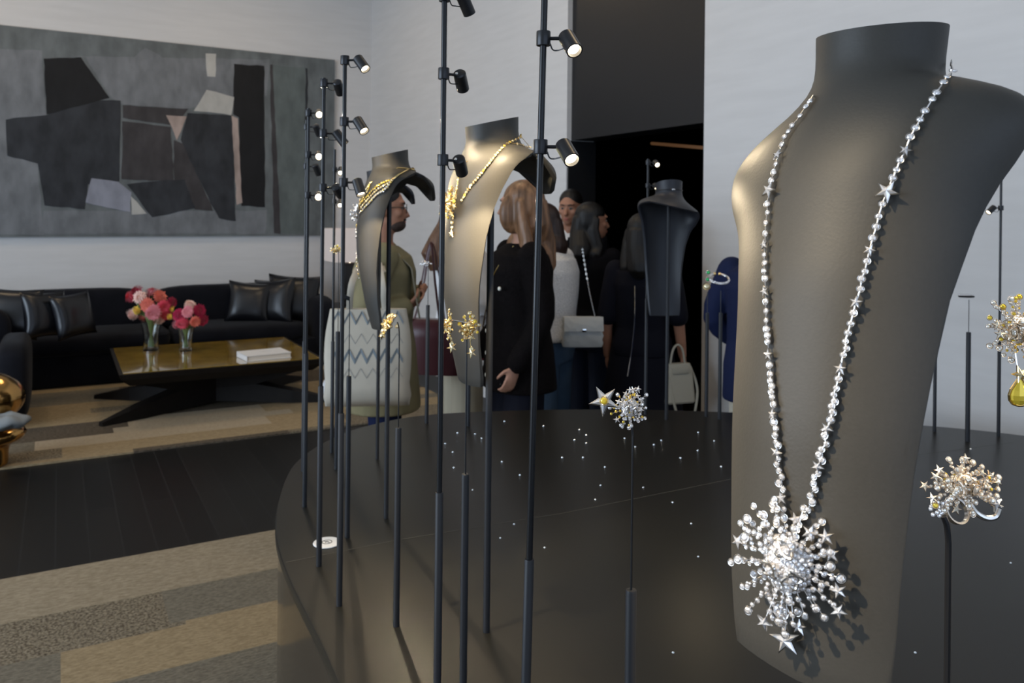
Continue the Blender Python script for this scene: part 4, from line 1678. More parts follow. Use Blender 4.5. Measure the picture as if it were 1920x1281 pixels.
ctz = .012 + hz + .001
bkp = floor_at(495, 670, ctz)
bk = thing('book', (bkp.x, bkp.y, ctz), 'large white book lying flat on the honey gold table', 'book', rz=R(6))
m = MB()
m.box((0, 0, .003), (.36, .27, .004))
m.box((0, 0, .043), (.36, .27, .004))
m.box((-.178, 0, .023), (.004, .27, .042))
m.build('cover', mat('white_cover', (.82, .81, .80), .4), bk, smooth=0)
m = MB()
m.box((0.002, 0, .023), (.345, .258, .036))
m.build('pages', mat('paper', (.72, .66, .58), .8), bk, smooth=0)
m = MB()
for k, wln in enumerate((.10, .07)):
    m.box((.02, .02 - k * .02, .0455), (wln, .004, .0006))
m.build('cover_lines', mat('pale_grey_print', (.55, .55, .56), .6), bk, smooth=0)

# vases and blooms
M_glass = mat('vase_glass', (.92, .95, .93), .03, trans=1, ior=1.45)
M_stem = mat('green_stem', (.10, .16, .04), .6)
M_water = mat('stem_water', (.55, .58, .40), .05, trans=.9, ior=1.33)


def vase(px, py, h, r0, r1, label):
    p = floor_at(px, py, ctz)
    root = thing('glass_vase', (p.x, p.y, ctz), label, 'vase')
    m = MB()
    prof = [(.001, 0), (r0 * 1.0, 0), (r0 * .98, .02), (r0 * .9, h * .25), (r0 * 1.05, h * .6), (r1, h), (r1 - .004, h), (r0 * 1.05 - .004, h * .6), (r0 * .9 - .004, h * .25), (r0 * .85, .022), (.001, .018)]
    m.lathe(prof, 28)
    m.build('glass_body', M_glass, root)
    return root, p


v1, vp1 = vase(283, 657, .27, .062, .088, 'taller flared clear glass vase on the coffee table, left')
v2, vp2 = vase(348, 658, .20, .050, .068, 'shorter clear glass vase on the coffee table, right')
PET = {'pink': (.75, .08, .13), 'rose': (.78, .26, .30), 'magenta': (.42, .012, .06), 'coral': (.80, .20, .14), 'yellow': (.92, .62, .08), 'blush': (.88, .58, .50)}


def bloom_mesh(c, seed):
    m = MB()
    rn = random.Random(seed)
    ga = pi * (3 - math.sqrt(5))
    n = 90
    for i in range(n):
        z = 1 - 1.55 * i / n
        rr_ = math.sqrt(max(0, 1 - z * z))
        a = i * ga
        dr = Vector((rr_ * cos(a), rr_ * sin(a), z))
        sd = dr.cross(Vector((0, 0, 1)))
        if sd.length < .05:
            sd = Vector((1, 0, 0))
        sd.normalize()
        up = sd.cross(dr)
        L = .62 + .38 * min(1, i / 30) + rn.uniform(-.10, .12)
        w = .14
        b0 = dr * .3
        b1 = dr * (.3 + .4 * L) + up * .05
        b2 = dr * (L) + up * (-.10)
        m.add([b0 - sd * w * .4, b0 + sd * w * .4, b1 + sd * w + dr * .05, b2 + sd * w * .3, b2 - sd * w * .3, b1 - sd * w + dr * .05, b1], [(0, 1, 2, 6), (0, 6, 5), (6, 2, 3), (6, 3, 4), (6, 4, 5)])
    m.ell((0, 0, 0), (.5, .5, .45), 10, 8)
    o = m.build('bloom', mat('petal_' + c, PET[c], .6, spec=.2, sheen=.2), smooth=60, fix=False)
    me = o.data
    bpy.data.objects.remove(o)
    return me


BM = {c: bloom_mesh(c, i) for i, c in enumerate(PET)}


def blooms(vp, vt, dist, lst, vase_word, hgt):
    cnt = {}
    for it in lst:
        cnt.setdefault(it[3], []).append(it)
    for (px, py, r, c, dz) in lst:
        same = cnt[c]
        where = ''
        if len(same) > 1:
            cxm = sum(q[0] for q in same) / len(same)
            cym = sum(q[1] for q in same) / len(same)
            xs = sorted(q[0] for q in same)
            if len(same) == 2:
                where = ('left hand ' if px <= cxm else 'right hand ')
            else:
                where = ('leftmost ', 'middle ', 'rightmost ')[min(2, xs.index(px))]
        p = at(px, py, dist + dz)
        t = thing('dahlia', p, f'{where}{c} dahlia bloom in the {vase_word} glass vase', 'flower', f'blooms in the {vase_word} vase')
        o = bpy.data.objects.new('flower_head', BM[c])
        col.objects.link(o)
        o.parent = t
        d = (p - Vector((vp.x, vp.y, vt + .02)))
        dn = (d.normalized() + Vector(cdir(0, -.5, 0))).normalized()
        o.matrix_basis = frame(dn).copy() @ Matrix.Scale(r, 4)
        m = MB()
        foot = Vector((vp.x, vp.y, 0)) + Vector((d.x, d.y, 0)) * -.12 + Vector((0, 0, ctz + .03)) - p
        neck = Vector((vp.x, vp.y, 0)) + Vector((d.x, d.y, 0)) * .22 + Vector((0, 0, ctz + hgt)) - p
        m.tube(catmull([foot, neck, -dn * r * .3], 6), .0075, 6)
        m.build('stem', M_stem, t)


d1 = (Vector((vp1.x * cos(YAW) - vp1.y * sin(YAW), vp1.x * sin(YAW) + vp1.y * cos(YAW), 0))).y
d2 = (Vector((vp2.x * cos(YAW) - vp2.y * sin(YAW), vp2.x * sin(YAW) + vp2.y * cos(YAW), 0))).y
blooms(vp1, .8, d1, [(244, 556, .055, 'pink', 0), (256, 546, .06, 'magenta', .02), (262, 558, .058, 'blush', -.07), (284, 548, .06, 'rose', .05), (276, 572, .06, 'coral', -.08), (300, 556, .06, 'coral', .02),
                     (256, 582, .038, 'yellow', -.06), (248, 590, .055, 'blush', -.02), (288, 586, .068, 'rose', -.09), (307, 575, .055, 'pink', -.04), (312, 590, .05, 'pink', 0), (268, 596, .045, 'coral', .04), (322, 568, .05, 'magenta', .05), (298, 600, .05, 'blush', .0)],
       'taller', .27)
blooms(vp2, .7, d2, [(357, 572, .05, 'blush', .02), (352, 585, .05, 'rose', -.06), (374, 582, .055, 'magenta', 0), (336, 592, .058, 'magenta', -.05), (342, 606, .055, 'pink', -.06), (366, 603, .045, 'coral', -.06), (380, 600, .052, 'magenta', 0),
                     (322, 580, .032, 'yellow', .02), (318, 594, .030, 'yellow', -.02), (330, 610, .04, 'rose', 0)], 'shorter', .20)

# ------------------------------------------------------------------ armchair and bronze piece at the left border
ac = at(-30, 700, 5.9)
arm = thing('armchair', (ac.x - .25, ac.y + .1, .012), 'black velvet armchair cut off by the left border', 'armchair')
m = MB()
m.box((0, 0, .22), (.80, .80, .36))
m.build('base', M_vel, arm, bevel=.03)
for s_ in (1, -1):
    m = MB()
    cushion(m, (.44 * s_, 0, .33), (.22, .86, .58))
    m.build('arm', M_vel, arm)
m = MB()
cushion(m, (0, .40, .50), (.80, .2, .62))
m.build('backrest', M_vel, arm)
m = MB()
cushion(m, (0, -.05, .44), (.66, .7, .18))
m.build('seat_cushion', M_vel, arm)

M_bronze = mat('polished_bronze', (.50, .29, .10), .16, metal=1, bump=.35, bscale=7)
bzp = at(-18, 800, 4.95)
bz = thing('bronze_stool', (bzp.x, bzp.y, 0), 'lumpy polished bronze sculptural piece at the left border', 'sculpture')


def remesh_build(mb, name, material, parent, voxel, smooth_it=6, fac=.5):
    o = mb.build(name, material, None, smooth=0, fix=False)
    r = o.modifiers.new('r', 'REMESH')
    r.mode = 'VOXEL'
    r.voxel_size = voxel
    if smooth_it:
        s = o.modifiers.new('s', 'SMOOTH')
        s.iterations = smooth_it
        s.factor = fac
    dg = bpy.context.evaluated_depsgraph_get()
    me = bpy.data.meshes.new_from_object(o.evaluated_get(dg))
    if not me.materials:
        me.materials.append(material)
    me.name = name
    old = o.data
    bpy.data.objects.remove(o)
    bpy.data.meshes.remove(old)
    me.polygons.foreach_set('use_smooth', [True] * len(me.polygons))
    o = bpy.data.objects.new(name, me)
    col.objects.link(o)
    if parent:
        o.parent = parent
    return o


def zb(py):
    return at(0, py, 4.95).z


m = MB()
for (px, py, rx, rz) in ((-28, 748, .22, .16), (-20, 735, .16, .12), (-30, 775, .16, .13)):
    q = at(px, py, 4.95) - bzp
    m.ell((q.x, q.y, at(px, py, 4.95).z), (rx, rx, rz))
remesh_build(m, 'upper_lobe', M_bronze, bz, .015, 8)
m = MB()
for (px, py, rx, rz) in ((-22, 815, .21, .075), (-8, 812, .17, .05), (-34, 850, .16, .17), (-30, 900, .10, .2), (-25, 940, .10, .15)):
    q = at(px, py, 4.95) - bzp
    m.ell((q.x, q.y, max(at(px, py, 4.95).z, rz + .005)), (rx, rx, rz))
m.tube([(.0, 0, .008), (0, 0, .25)], .1, 20)
remesh_build(m, 'lower_lobe', M_bronze, bz, .015, 8)
cl = thing('grey_cloth', at(12, 790, 4.82), 'crumpled pale grey cloth tucked in the bronze piece', 'cloth')
m = MB()
rn = random.Random(4)
m.ell((0, 0, 0), (.13, .10, .045), 24, 14, fn=lambda p: p + Vector((0, 0, .006 * sin(p.x * 60) + .006 * sin(p.y * 70 + p.x * 30))))
m.build('folds', mat('grey_cloth', (.22, .235, .24), .8), cl, smooth=60)

# ------------------------------------------------------------------ people
SKIN = mat('skin_light', (.40, .21, .14), .5, spec=.35)
SKIN2 = mat('skin_tan', (.36, .175, .11), .5, spec=.35)
H_black = mat('hair_black', (.006, .005, .005), .5, noise=.5, nscale=60, stretch=(1, 1, .08), bump=.6, bscale=80)
H_brown = mat('hair_brown', (.15, .075, .04), .45, noise=.6, nscale=50, stretch=(1, 1, .06), bump=.8, bscale=70)
H_dbrown = mat('hair_dark_brown', (.035, .018, .013), .45, noise=.5, nscale=50, stretch=(1, 1, .06), bump=.7, bscale=70)
M_eye = mat('eye_white', (.22, .19, .17), .3)
M_iris = mat('iris', (.02, .012, .008), .2)
M_lip = mat('lips', (.40, .13, .10), .5)


def limb(m, pts, rad, n=14):
    m.tube(catmull(pts, 4), [interp([(i * 4, r) for i, r in enumerate(rad)], k) for k in range((len(pts) - 1) * 4 + 1)], n)
    for p, r in ((pts[0], rad[0]), (pts[-1], rad[-1])):
        m.ell(p, (r * .98,) * 3, 12, 8)


def hand(m, wrist, dirv, palmn, curl=.5, s=1.0, side=1):
    """wrist point, pointing direction, palm normal (towards which the fingers curl)"""
    w = Vector(wrist)
    d = Vector(dirv).normalized()
    pn = Vector(palmn)
    pn = (pn - d * pn.dot(d)).normalized()
    x = d.cross(pn) * side
    rot = Matrix((x, d, pn)).transposed()
    m.ell(w + d * .045 * s, (.038 * s, .052 * s, .016 * s), 12, 8, rot=rot)
    for k, (off, L) in enumerate(((-.030, .066), (-.010, .076), (.010, .071), (.029, .056))):
        p = w + d * .085 * s + x * off * s
        pts = [w + d * .05 * s + x * off * s * .9, p]
        ang = 0
        for j in range(3):
            ang += curl * (.55 + .35 * j)
            p = p + (d * cos(ang) + pn * sin(ang)) * L * s * (.42, .33, .25)[j]
            pts.append(p)
        m.tube(pts, [.0088 * s, .0086 * s, .0080 * s, .0074 * s, .0062 * s], 8)
        m.ell(pts[-1], (.0062 * s,) * 3, 8, 6)
    t0 = w + d * .02 * s - x * .026 * s
    t1 = t0 + (d * .6 - x * .75 + pn * .2).normalized() * .035 * s
    t2 = t1 + (d * .85 - x * .2 + pn * .35 * (1 + curl)).normalized() * .030 * s
    t3 = t2 + (d * .8 + x * .1 + pn * .5 * (1 + curl)).normalized() * .022 * s
    m.tube([t0, t1, t2, t3], [.0115 * s, .0105 * s, .0095 * s, .0075 * s], 8)
    m.ell(t3, (.0075 * s,) * 3, 8, 6)


def ering(cx, cy, z, rx, ry, n=28, sq=.85):
    out = []
    for k in range(n):
        a = 2 * pi * k / n
        c, s_ = cos(a), sin(a)
        out.append((cx + rx * abs(c) ** sq * (1 if c > 0 else -1), cy + ry * abs(s_) ** sq * (1 if s_ > 0 else -1), z))
    return out


class Person:
    def __init__(self, X, Y, h, yaw, label, skin=SKIN, fem=False, head_yaw=0, head_pitch=0, z0=.012, armL=None, armR=None, handL=None, handR=None, lean=0.0, fwd=0.0):
        p = cw(X, Y)
        self.s = h / 1.75
        self.root = thing('person', (p.x, p.y, z0), label, 'person', rz=yaw - YAW)
        self.root.scale = (self.s,) * 3
        self.fem = fem
        self.fwd = fwd
        self.sh = .165 if fem else .19
        sh = self.sh
        self.skin = skin
        # arms: shoulder, elbow, wrist on each side, x>0 is the person's right
        self.AR = [Vector((sh, 0, 1.41))] + [Vector(q) for q in (armR or ((sh + .045, -.02, 1.13), (sh + .055, .04, .88)))]
        self.AL = [Vector((-sh, 0, 1.41))] + [Vector(q) for q in (armL or ((-sh - .045, -.02, 1.13), (-sh - .055, .04, .88)))]
        self.HM = Matrix.Translation((0, -.01 + fwd, 1.53 - fwd * .3)) @ Matrix.Rotation(R(head_yaw), 4, 'Z') @ Matrix.Rotation(R(head_pitch), 4, 'X') @ Matrix.Translation((0, .01, -1.53))
        H3 = self.HM.to_3x3()
        m = MB()

        def hp(x, y, z):
            return self.HM @ Vector((x, y, z))
        m.ell(hp(0, -.002, 1.655), (.075, .095, .098), 24, 16, rot=H3)
        m.ell(hp(0, .026, 1.598), (.061, .072, .085), 20, 14, rot=H3)
        m.ell(hp(0, .060, 1.552), (.034, .034, .028), 14, 10, rot=H3)
        m.ell(hp(0, .040, 1.56), (.050, .045, .032), 14, 10, rot=H3)
        m.tube([hp(0, .086, 1.645), hp(0, .103, 1.618), hp(0, .112, 1.603), hp(0, .096, 1.596)], [.009, .012, .0145, .012], 10)
        m.ell(hp(0, .078, 1.668), (.056, .022, .012), 14, 8, rot=H3)
        m.ell(hp(0, .090, 1.572), (.024, .012, .0065), 12, 8, rot=H3)
        m.ell(hp(0, .087, 1.562), (.020, .012, .007), 12, 8, rot=H3)
        for s_ in (1, -1):
            m.ell(hp(.040 * s_, .060, 1.615), (.026, .028, .024), 12, 8, rot=H3)
            m.ell(hp(.076 * s_, -.006, 1.625), (.010, .020, .032), 12, 8, rot=H3)
        m.tube([(0, -.015, 1.42), (0, -.015, 1.48), hp(0, -.012, 1.57)], [.066 if not fem else .056, .056 if not fem else .048, .056 if not fem else .050], 18)
        k = .93 if fem else 1.0
        tor = [(.84, .155, .11), (.95, .170, .12), (1.07, .135 if fem else .15, .10), (1.22, .150 * k, .115), (1.33, .17 * k, .118), (1.40, .155 * k, .095), (1.45, .085, .062)]
        m.loft([ering(0, 0, z, rx, ry) for z, rx, ry in tor])
        for A, hd, sd in ((self.AR, handR, 1), (self.AL, handL, -1)):
            limb(m, A, [.052 * k, .040 * k, .027 * k])
            hdv = dict(d=(A[2] - A[1]), n=(-sd, .3, 0), curl=.45)
            if hd:
                hdv.update(hd)
            hand(m, A[2], hdv['d'], hdv['n'], hdv['curl'], 1.0 if not fem else .92, sd * -1)
        for s_ in (1, -1):
            limb(m, [Vector((.085 * s_, 0, .90)), Vector((.090 * s_, .015, .50)), Vector((.092 * s_, -.01, .10))], [.088, .058, .040])
            m.ell((.095 * s_, .055, .045), (.042, .125, .042), 14, 8)
        self.body = remesh_build(m, 'body', skin, self.root, .0065, 3)
        for s_ in (1, -1):
            m = MB()
            m.ell(hp(.029 * s_, .083, 1.640), (.014, .008, .0075), 12, 8, rot=H3)
            m.build('eye', M_eye, self.root)
            m = MB()
            m.ell(hp(.029 * s_, .0895, 1.640), (.0072, .0030, .0068), 10, 6, rot=H3)
            m.build('iris', M_iris, self.root)
            m = MB()
            m.tube([hp(.012 * s_, .097, 1.660), hp(.030 * s_, .094, 1.666), hp(.046 * s_, .080, 1.662)], [.003, .0042, .002], 8)
            m.build('eyebrow', H_black, self.root)
        m = MB()
        m.ell(hp(0, .0985, 1.571), (.019, .006, .0048), 12, 6, rot=H3)
        m.ell(hp(0, .0965, 1.563), (.016, .006, .0048), 12, 6, rot=H3)
        m.build('lips', M_lip, self.root)
        self.hp = hp
        self.H3 = H3

    def top(self, name, material, hem=.80, flare=1.0, sleeves=True, short=False, thick=.018, neck=1.455, cuff=1.0, voxel=.009):
        k = .93 if self.fem else 1.0
        t = thick
        m = MB()
        wst = .138 if self.fem else .158
        tor = [(hem, .165 * flare + t, .125 * flare + t), (.95, .172 + t, .125 + t), (1.07, wst + t, .105 + t), (1.22, .152 * k + t, .122 + t), (1.33, .172 * k + t, .122 + t), (1.405, .160 * k + t * .8, .098 + t), (neck, .085, .066)]
        if hem > .95:
            tor = [(hem, .155 + t, .11 + t)] + [q for q in tor[2:] if q[0] > hem + .03]
        m.loft([ering(0, 0, z, rx, ry) for z, rx, ry in tor])
        if sleeves:
            for A in (self.AR, self.AL):
                e = A[2]
                q = A[1].lerp(e, .93 * cuff)
                if short:
                    limb(m, [A[0], A[0].lerp(A[1], .5), A[1]], [.060 * k + t * .6, .055 + t * .7, .050 + t * .8])
                    continue
                limb(m, [A[0] + Vector((0, 0, -.004)), A[1], q], [.054 * k + t * .6, .042 + t * .6, .030 + t * .7])
        return remesh_build(m, name, material, self.root, voxel, 5)

    def trousers(self, material, name='trousers', hip=.97, wide=1.0, z1=.05):
        m = MB()
        m.loft([ering(0, 0, .80, .17, .118), ering(0, 0, .90, .182, .132), ering(0, 0, hip, .170, .125)])
        for s_ in (1, -1):
            limb(m, [Vector((.088 * s_, 0, .87)), Vector((.094 * s_, .012, .50)), Vector((.094 * s_, -.01, z1 + .06))], [.098, .076 * wide, .062 * wide])
        return remesh_build(m, name, material, self.root, .010, 4)

    def skirt(self, material, z0, z1, w0, w1, name='skirt'):
        m = MB()
        n = 36

        def rg(z, rx, ry, pl):
            return [(rx * (1 + pl * cos(9 * 2 * pi * k / n * 1)) * cos(2 * pi * k / n), ry * (1 + pl * cos(9 * 2 * pi * k / n)) * sin(2 * pi * k / n), z) for k in range(n)]
        m.loft([rg(z1, w1, w1 * .72, 0), rg((z0 + z1) / 2, (w0 + w1) / 2 + .01, (w0 + w1) * .38, .03), rg(z0, w0, w0 * .8, .06)])
        return m.build(name, material, self.root, smooth=60)

    def shoes(self, material):
        for s_ in (1, -1):
            m = MB()
            m.ell((.095 * s_, .058, .048), (.048, .135, .048), 18, 10, fn=lambda p: Vector((p.x, p.y, max(p.z, -.046))))
            m.build('shoe', material, self.root)

    def hair(self, material, length=0.0, short=False, back=0.0, side=1.0, front=0, cover=.0, parts=None, ears=False):
        """length: how far the hair falls below the chin; back: pushes it behind"""
        m = MB()
        hp, H3 = self.hp, self.H3

        def cut(p):
            # keep the face clear
            lim = .055 + (.045 if p.z > .035 else 0)
            if p.y > lim and p.z < .045:
                return Vector((p.x, lim, p.z))
            return p
        if short:
            m.ell(hp(0, -.014, 1.678), (.081, .098, .090), 22, 14, rot=H3, fn=lambda p: Vector((p.x, min(p.y, .088), max(p.z, -.015) if p.y > -.02 else p.z)))
            m.ell(hp(0, -.050, 1.640), (.074, .058, .085), 18, 12, rot=H3)
        else:
            m.ell(hp(0, -.018, 1.672), (.090, .105, .096), 22, 14, rot=H3, fn=lambda p: Vector((p.x, min(p.y, .098), max(p.z, .0) if p.y > .02 else p.z)))
            m.ell(hp(0, -.045, 1.63), (.088, .075, .10), 18, 12, rot=H3)
            if length > 0:
                zend = 1.53 - length
                fw = self.fwd
                bk_ = -.06 - back
                for s_ in (1, -1):
                    m.tube([hp(.065 * s_, -.015, 1.66), hp(.074 * s_, -.03, 1.58), (.085 * s_, -.045 + fw * .9 - back * .5 + front * .09, 1.46), (.085 * s_, -.06 + fw * .75 - back + front * .17, (1.46 + zend) / 2), (.065 * s_, -.075 + fw * .6 - back + front * .17, zend)],
                           [(.028, .045), (.030, .05), (.034, .05), (.036, .045), (.014, .02)], 12)
                m.tube([hp(0, -.075, 1.66), hp(0, -.085, 1.56), (0, -.105 + fw * .9 - back * .5, 1.45), (0, -.115 + fw * .75 - back, (1.45 + zend) / 2), (0, -.10 + fw * .6 - back, zend - .02)],
                       [.06, .070, .078, .072, .03], 14)
        for (c, r) in (parts or []):
            m.ell(c, r, 12, 8)
        return remesh_build(m, 'hair', material, self.root, .008, 3)


def cam_off(p, X, Y):
    return None


M_olive = mat('olive_cloth', (.22, .19, .10), .85, noise=.25, nscale=5, bump=.6, bscale=12)
M_white = mat('white_cloth', (.82, .82, .83), .8, noise=.10, nscale=6, bump=.6, bscale=10)
M_tweed = mat('white_tweed', (.85, .83, .80), .95, noise=.28, nscale=130, bump=1, bscale=150)
M_blackc = mat('black_cloth', (.005, .005, .007), .85, spec=.1, bump=.4, bscale=14)
M_blackk = mat('black_knit', (.006, .0045, .0045), .9, spec=.1, noise=.4, nscale=60, bump=.8, bscale=120)
M_navy = mat('navy_cloth', (.009, .014, .045), .8, spec=.15, bump=.3, bscale=14)
M_jean = mat('blue_denim', (.045, .085, .14), .85, noise=.3, nscale=10)
M_jean2 = mat('dark_denim', (.006, .014, .038), .85, noise=.3, nscale=10)
M_cream = mat('cream_cloth', (.55, .50, .40), .8, bump=.3, bscale=12)
M_beige = mat('beige_trousers', (.34, .30, .22), .85, bump=.3, bscale=12)
M_dress = mat('dark_dress', (.006, .0065, .012), .8, spec=.15, bump=.3, bscale=12)
M_shoe = mat('dark_shoe', (.012, .011, .011), .4)
M_suit = mat('black_suit', (.005, .005, .007), .8, spec=.15)


def XY(px, d):
    return ((px - 960) / F * d, d)


# man side on, facing right
X, Y = XY(722, 3.9)
A = Person(X, Y, 1.715, R(-82), 'person with glasses in a long olive jacket, seen side on at the left', SKIN2, head_yaw=0,
           armR=((.26, -.08, 1.15), (.17, .10, 1.17)), armL=((-.26, -.06, 1.15), (-.10, .12, 1.19)),
           handR=dict(d=(-.5, .8, .25), n=(-.3, -.5, .8), curl=1.1), handL=dict(d=(.5, .8, .2), n=(.3, -.6, .8), curl=1.1))
A.top('olive_jacket', M_olive, hem=.66, flare=1.22, thick=.035)
A.trousers(M_navy)
A.shoes(M_shoe)
A.hair(H_black, short=True)
hp, H3 = A.hp, A.H3
for s_ in (1, -1):
    m = MB()
    c = hp(.033 * s_, .106, 1.638)
    m.lathe([(.020, -.0015), (.024, -.0015), (.024, .0015), (.020, .0015)], 20, mat4=Matrix.Translation(c) @ H3.to_4x4() @ Matrix.Rotation(R(90), 4, 'X'), close=True)
    m.tube([hp(.055 * s_, .102, 1.642), hp(.082 * s_, .06, 1.644), hp(.084 * s_, -.01, 1.638)], .0028, 6)
    if s_ > 0:
        m.tube([hp(-.011, .108, 1.64), hp(.011, .108, 1.64)], .002, 6)
    m.build('glasses_rim', M_black, A.root)
m = MB()
m.ell(hp(0, .052, 1.556), (.055, .052, .036), 18, 12, rot=H3)
m.ell(hp(0, .094, 1.583), (.026, .014, .006), 12, 8, rot=H3)
remesh_build(m, 'beard', mat('short_beard', (.05, .028, .02), .8, noise=.5, nscale=120), A.root, .005, 1)
# pocket flaps and shoulder straps on the jacket
for (x, y, z, w, h_) in ((.12, .165, 1.22, .11, .05), (-.12, .165, 1.22, .11, .05)):
    m = MB()
    m.box((x, y, z), (w, .012, h_))
    m.build('pocket_flap', M_olive, A.root, bevel=.003)
for s_ in (1,):
    m = MB()
    m.tube([(.12, -.10, 1.43), (.13, .03, 1.46), (.14, .13, 1.35), (.20, .17, 1.12)], [(.022, .004)] * 4, 8)
    m.build('webbing_strap', mat('grey_webbing', (.25, .25, .2), .8), A.root)

# tote bag beside him
tp = at(690, 690, 4.02)
tote = thing('tote_bag', at(690, 668, 3.50), 'big white tote bag with blue-grey zigzag lines on the shoulder of the olive jacket', 'bag')
m = MB()
rot = Matrix.Rotation(-YAW + R(6), 3, 'Z') @ Matrix.Scale(.80, 3)
rings = []
for k in range(9):
    z = .27 - k * .54 / 8
    w = .205 + .03 * sin(k / 8 * pi) + (.02 if k > 6 else 0)
    th = .035 + .055 * sin(min(1, k / 7) * pi * .6)
    if k == 8:
        th = .02
    rings.append([rot @ Vector(q) for q in ering(0, 0, z - .012 * cos(k), w, th, 32, .7)])
m.loft(rings)
m.build('bag_body', mat('tote_canvas', (.50, .455, .375), .85, bump=.6, bscale=9, noise=.12, nscale=6), tote, smooth=60)
M_zig = mat('zigzag_print', (.17, .20, .22), .8)
M_zig2 = mat('zigzag_thin_print', (.27, .27, .26), .8)
for (zc, hh, wdt, mm) in ((.015, .030, .013, M_zig), (.105, .026, .0028, M_zig2), (-.075, .026, .0028, M_zig2), (.215, .030, .009, M_zig)):
    m = MB()
    n = 12
    pts = []
    for k in range(n + 1):
        x = -.19 + .38 * k / n
        pts.append((x, zc + (hh if k % 2 else -hh)))
    for (x0, z0_), (x1, z1_) in zip(pts, pts[1:]):
        for q in range(3):
            t0, t1 = q / 3, (q + 1) / 3
            vs = []
            for t_ in (t0, t1):
                xx = x0 + (x1 - x0) * t_
                zz = z0_ + (z1_ - z0_) * t_
                kk = (.27 - zz) / .54
                w = .205 + .03 * sin(kk * pi)
                th = .035 + .055 * sin(min(1, kk * 8 / 7) * pi * .6)
                yy = -th * (max(0, 1 - (abs(xx) / w) ** (2 / .7))) ** (.7 / 2) - .0025
                vs += [rot @ Vector((xx, yy, zz - wdt)), rot @ Vector((xx, yy, zz + wdt))]
            m.add(vs, [(0, 2, 3, 1)])
    m.build('zigzag', mm, tote, smooth=60)
for s_ in (-.10, .09):
    m = MB()
    hA = at(700, 470, 3.82) - Vector(tote.location)
    m.tube(catmull([rot @ Vector((s_, -.02, .26)), rot @ Vector((s_ * .8, -.05, .42)), hA + Vector((s_ * .2, 0, .0)), rot @ Vector((s_ * .8, .08, .45))], 6), [(.014, .003)] * 19, 8)
    m.build('strap', MATS['tote_canvas'], tote)
wt = thing('white_tag', at(615, 718, 3.6), 'small white cloth corner hanging at the left of the tote bag', 'cloth')
m = MB()
m.prism([(-.04, -.04), (.02, .09), (.03, -.02), (-.02, -.05)], -.003, .003, fn=lambda p: Matrix.Rotation(-YAW, 3, 'Z') @ Vector((p.x, p.z, p.y)))
m.build('cloth', M_white, wt, smooth=0)

# woman in white blouse, long brown hair, behind the middle bust
X, Y = XY(868, 4.7)
Bp = Person(X, Y, 1.70, R(-70), 'person in a white blouse with long brown hair, mostly behind the middle bust', SKIN, fem=True,
            armR=((.215, .05, 1.13), (.14, .26, 1.03)), armL=((-.2, -.04, 1.13), (-.18, .12, .95)))
Bp.top('white_blouse', M_white, hem=.86, flare=1.1, thick=.034)
Bp.trousers(M_beige, wide=1.25)
Bp.shoes(M_shoe)
Bp.hair(H_brown, length=.22, back=.07)
bb = thing('shoulder_bag', at(800, 645, 4.45), 'burgundy leather tote bag carried beside the white blouse', 'bag')
m = MB()
rot = Matrix.Rotation(-YAW + R(-12), 3, 'Z')
rings = []
for k in range(7):
    z = .14 - k * .30 / 6
    w = .145 + .012 * k
    rings.append([rot @ Vector(q) for q in ering(0, 0, z, w * (1 if k < 6 else .92), .06 if k else .03, 28, .5)])
m.loft(rings)
m.build('bag_body', mat('burgundy_leather', (.055, .014, .017), .30, spec=.5), bb, smooth=50)
for y_ in (-.045, .045):
    m = MB()
    m.tube(catmull([rot @ Vector((-.09, y_, .12)), rot @ Vector((-.03, y_ * .6, .32)), rot @ Vector((.02, y_ * .3, .56)), rot @ Vector((.06, y_, .34)), rot @ Vector((.09, y_, .12))], 6), [(.010, .004)] * 25, 8)
    m.build('strap', MATS['burgundy_leather'], bb)
m = MB()
m.ell(rot @ Vector((-.19, -.05, -.16)), (.008, .008, .012), 10, 6)
m.build('foot_stud', M_chrome, bb)

# woman in black cardigan with pearl buttons, long light brown hair, facing left
X, Y = XY(976, 3.88)
Cc = Person(X, Y, 1.735, R(110), 'person in a black cardigan with pearl buttons and long light brown hair, facing left', SKIN, fem=True, head_yaw=-42,
            armL=((-.22, -.03, 1.13), (-.22, .10, .90)), armR=((.21, -.02, 1.12), (.19, .16, .90)),
            handL=dict(d=(0, .35, -1), n=(1, .3, 0), curl=.5))
Cc.top('black_cardigan', M_blackk, hem=.76, flare=1.15, thick=.030)
Cc.trousers(M_dress, wide=1.3)
Cc.shoes(M_shoe)
Cc.hair(mat('hair_light_brown', (.26, .13, .062), .42, noise=.65, nscale=45, stretch=(1, 1, .05), bump=.8, bscale=60), length=.28, front=.5, parts=[(Cc.hp(-.055, .02, 1.60), (.045, .07, .10)), (Cc.hp(.055, .02, 1.60), (.045, .07, .10)), ((0, -.10, 1.35), (.13, .06, .16))])
for k in range(5):
    m = MB()
    m.ell((-.02, .168 if k < 2 else .172, 1.25 - k * .105), (.012, .008, .012), 12, 8)
    m.build('pearl_button', mat('pearl', (.75, .72, .62), .25), Cc.root)
m = MB()
m.ell((-.13, .15, 1.25), (.010, .008, .010), 12, 8)
m.build('pocket_button', MATS['pearl'], Cc.root)
m = MB()
m.tube(catmull([(-.07, .06, 1.445), (-.075, .13, 1.36), (-.03, .165, 1.27)], 5), .0035, 8)
m.build('gilt_trim', M_gold, Cc.root)
ph = thing('black_clutch', at(962, 712, 3.72), 'small black case held in the hand of the black cardigan', 'case', rz=-YAW)
m = MB()
m.box((0, 0, 0), (.08, .03, .11), rot=Matrix.Rotation(R(35), 3, 'Y'))
m.build('case', mat('black_case', (.02, .018, .02), .3), ph, bevel=.006)
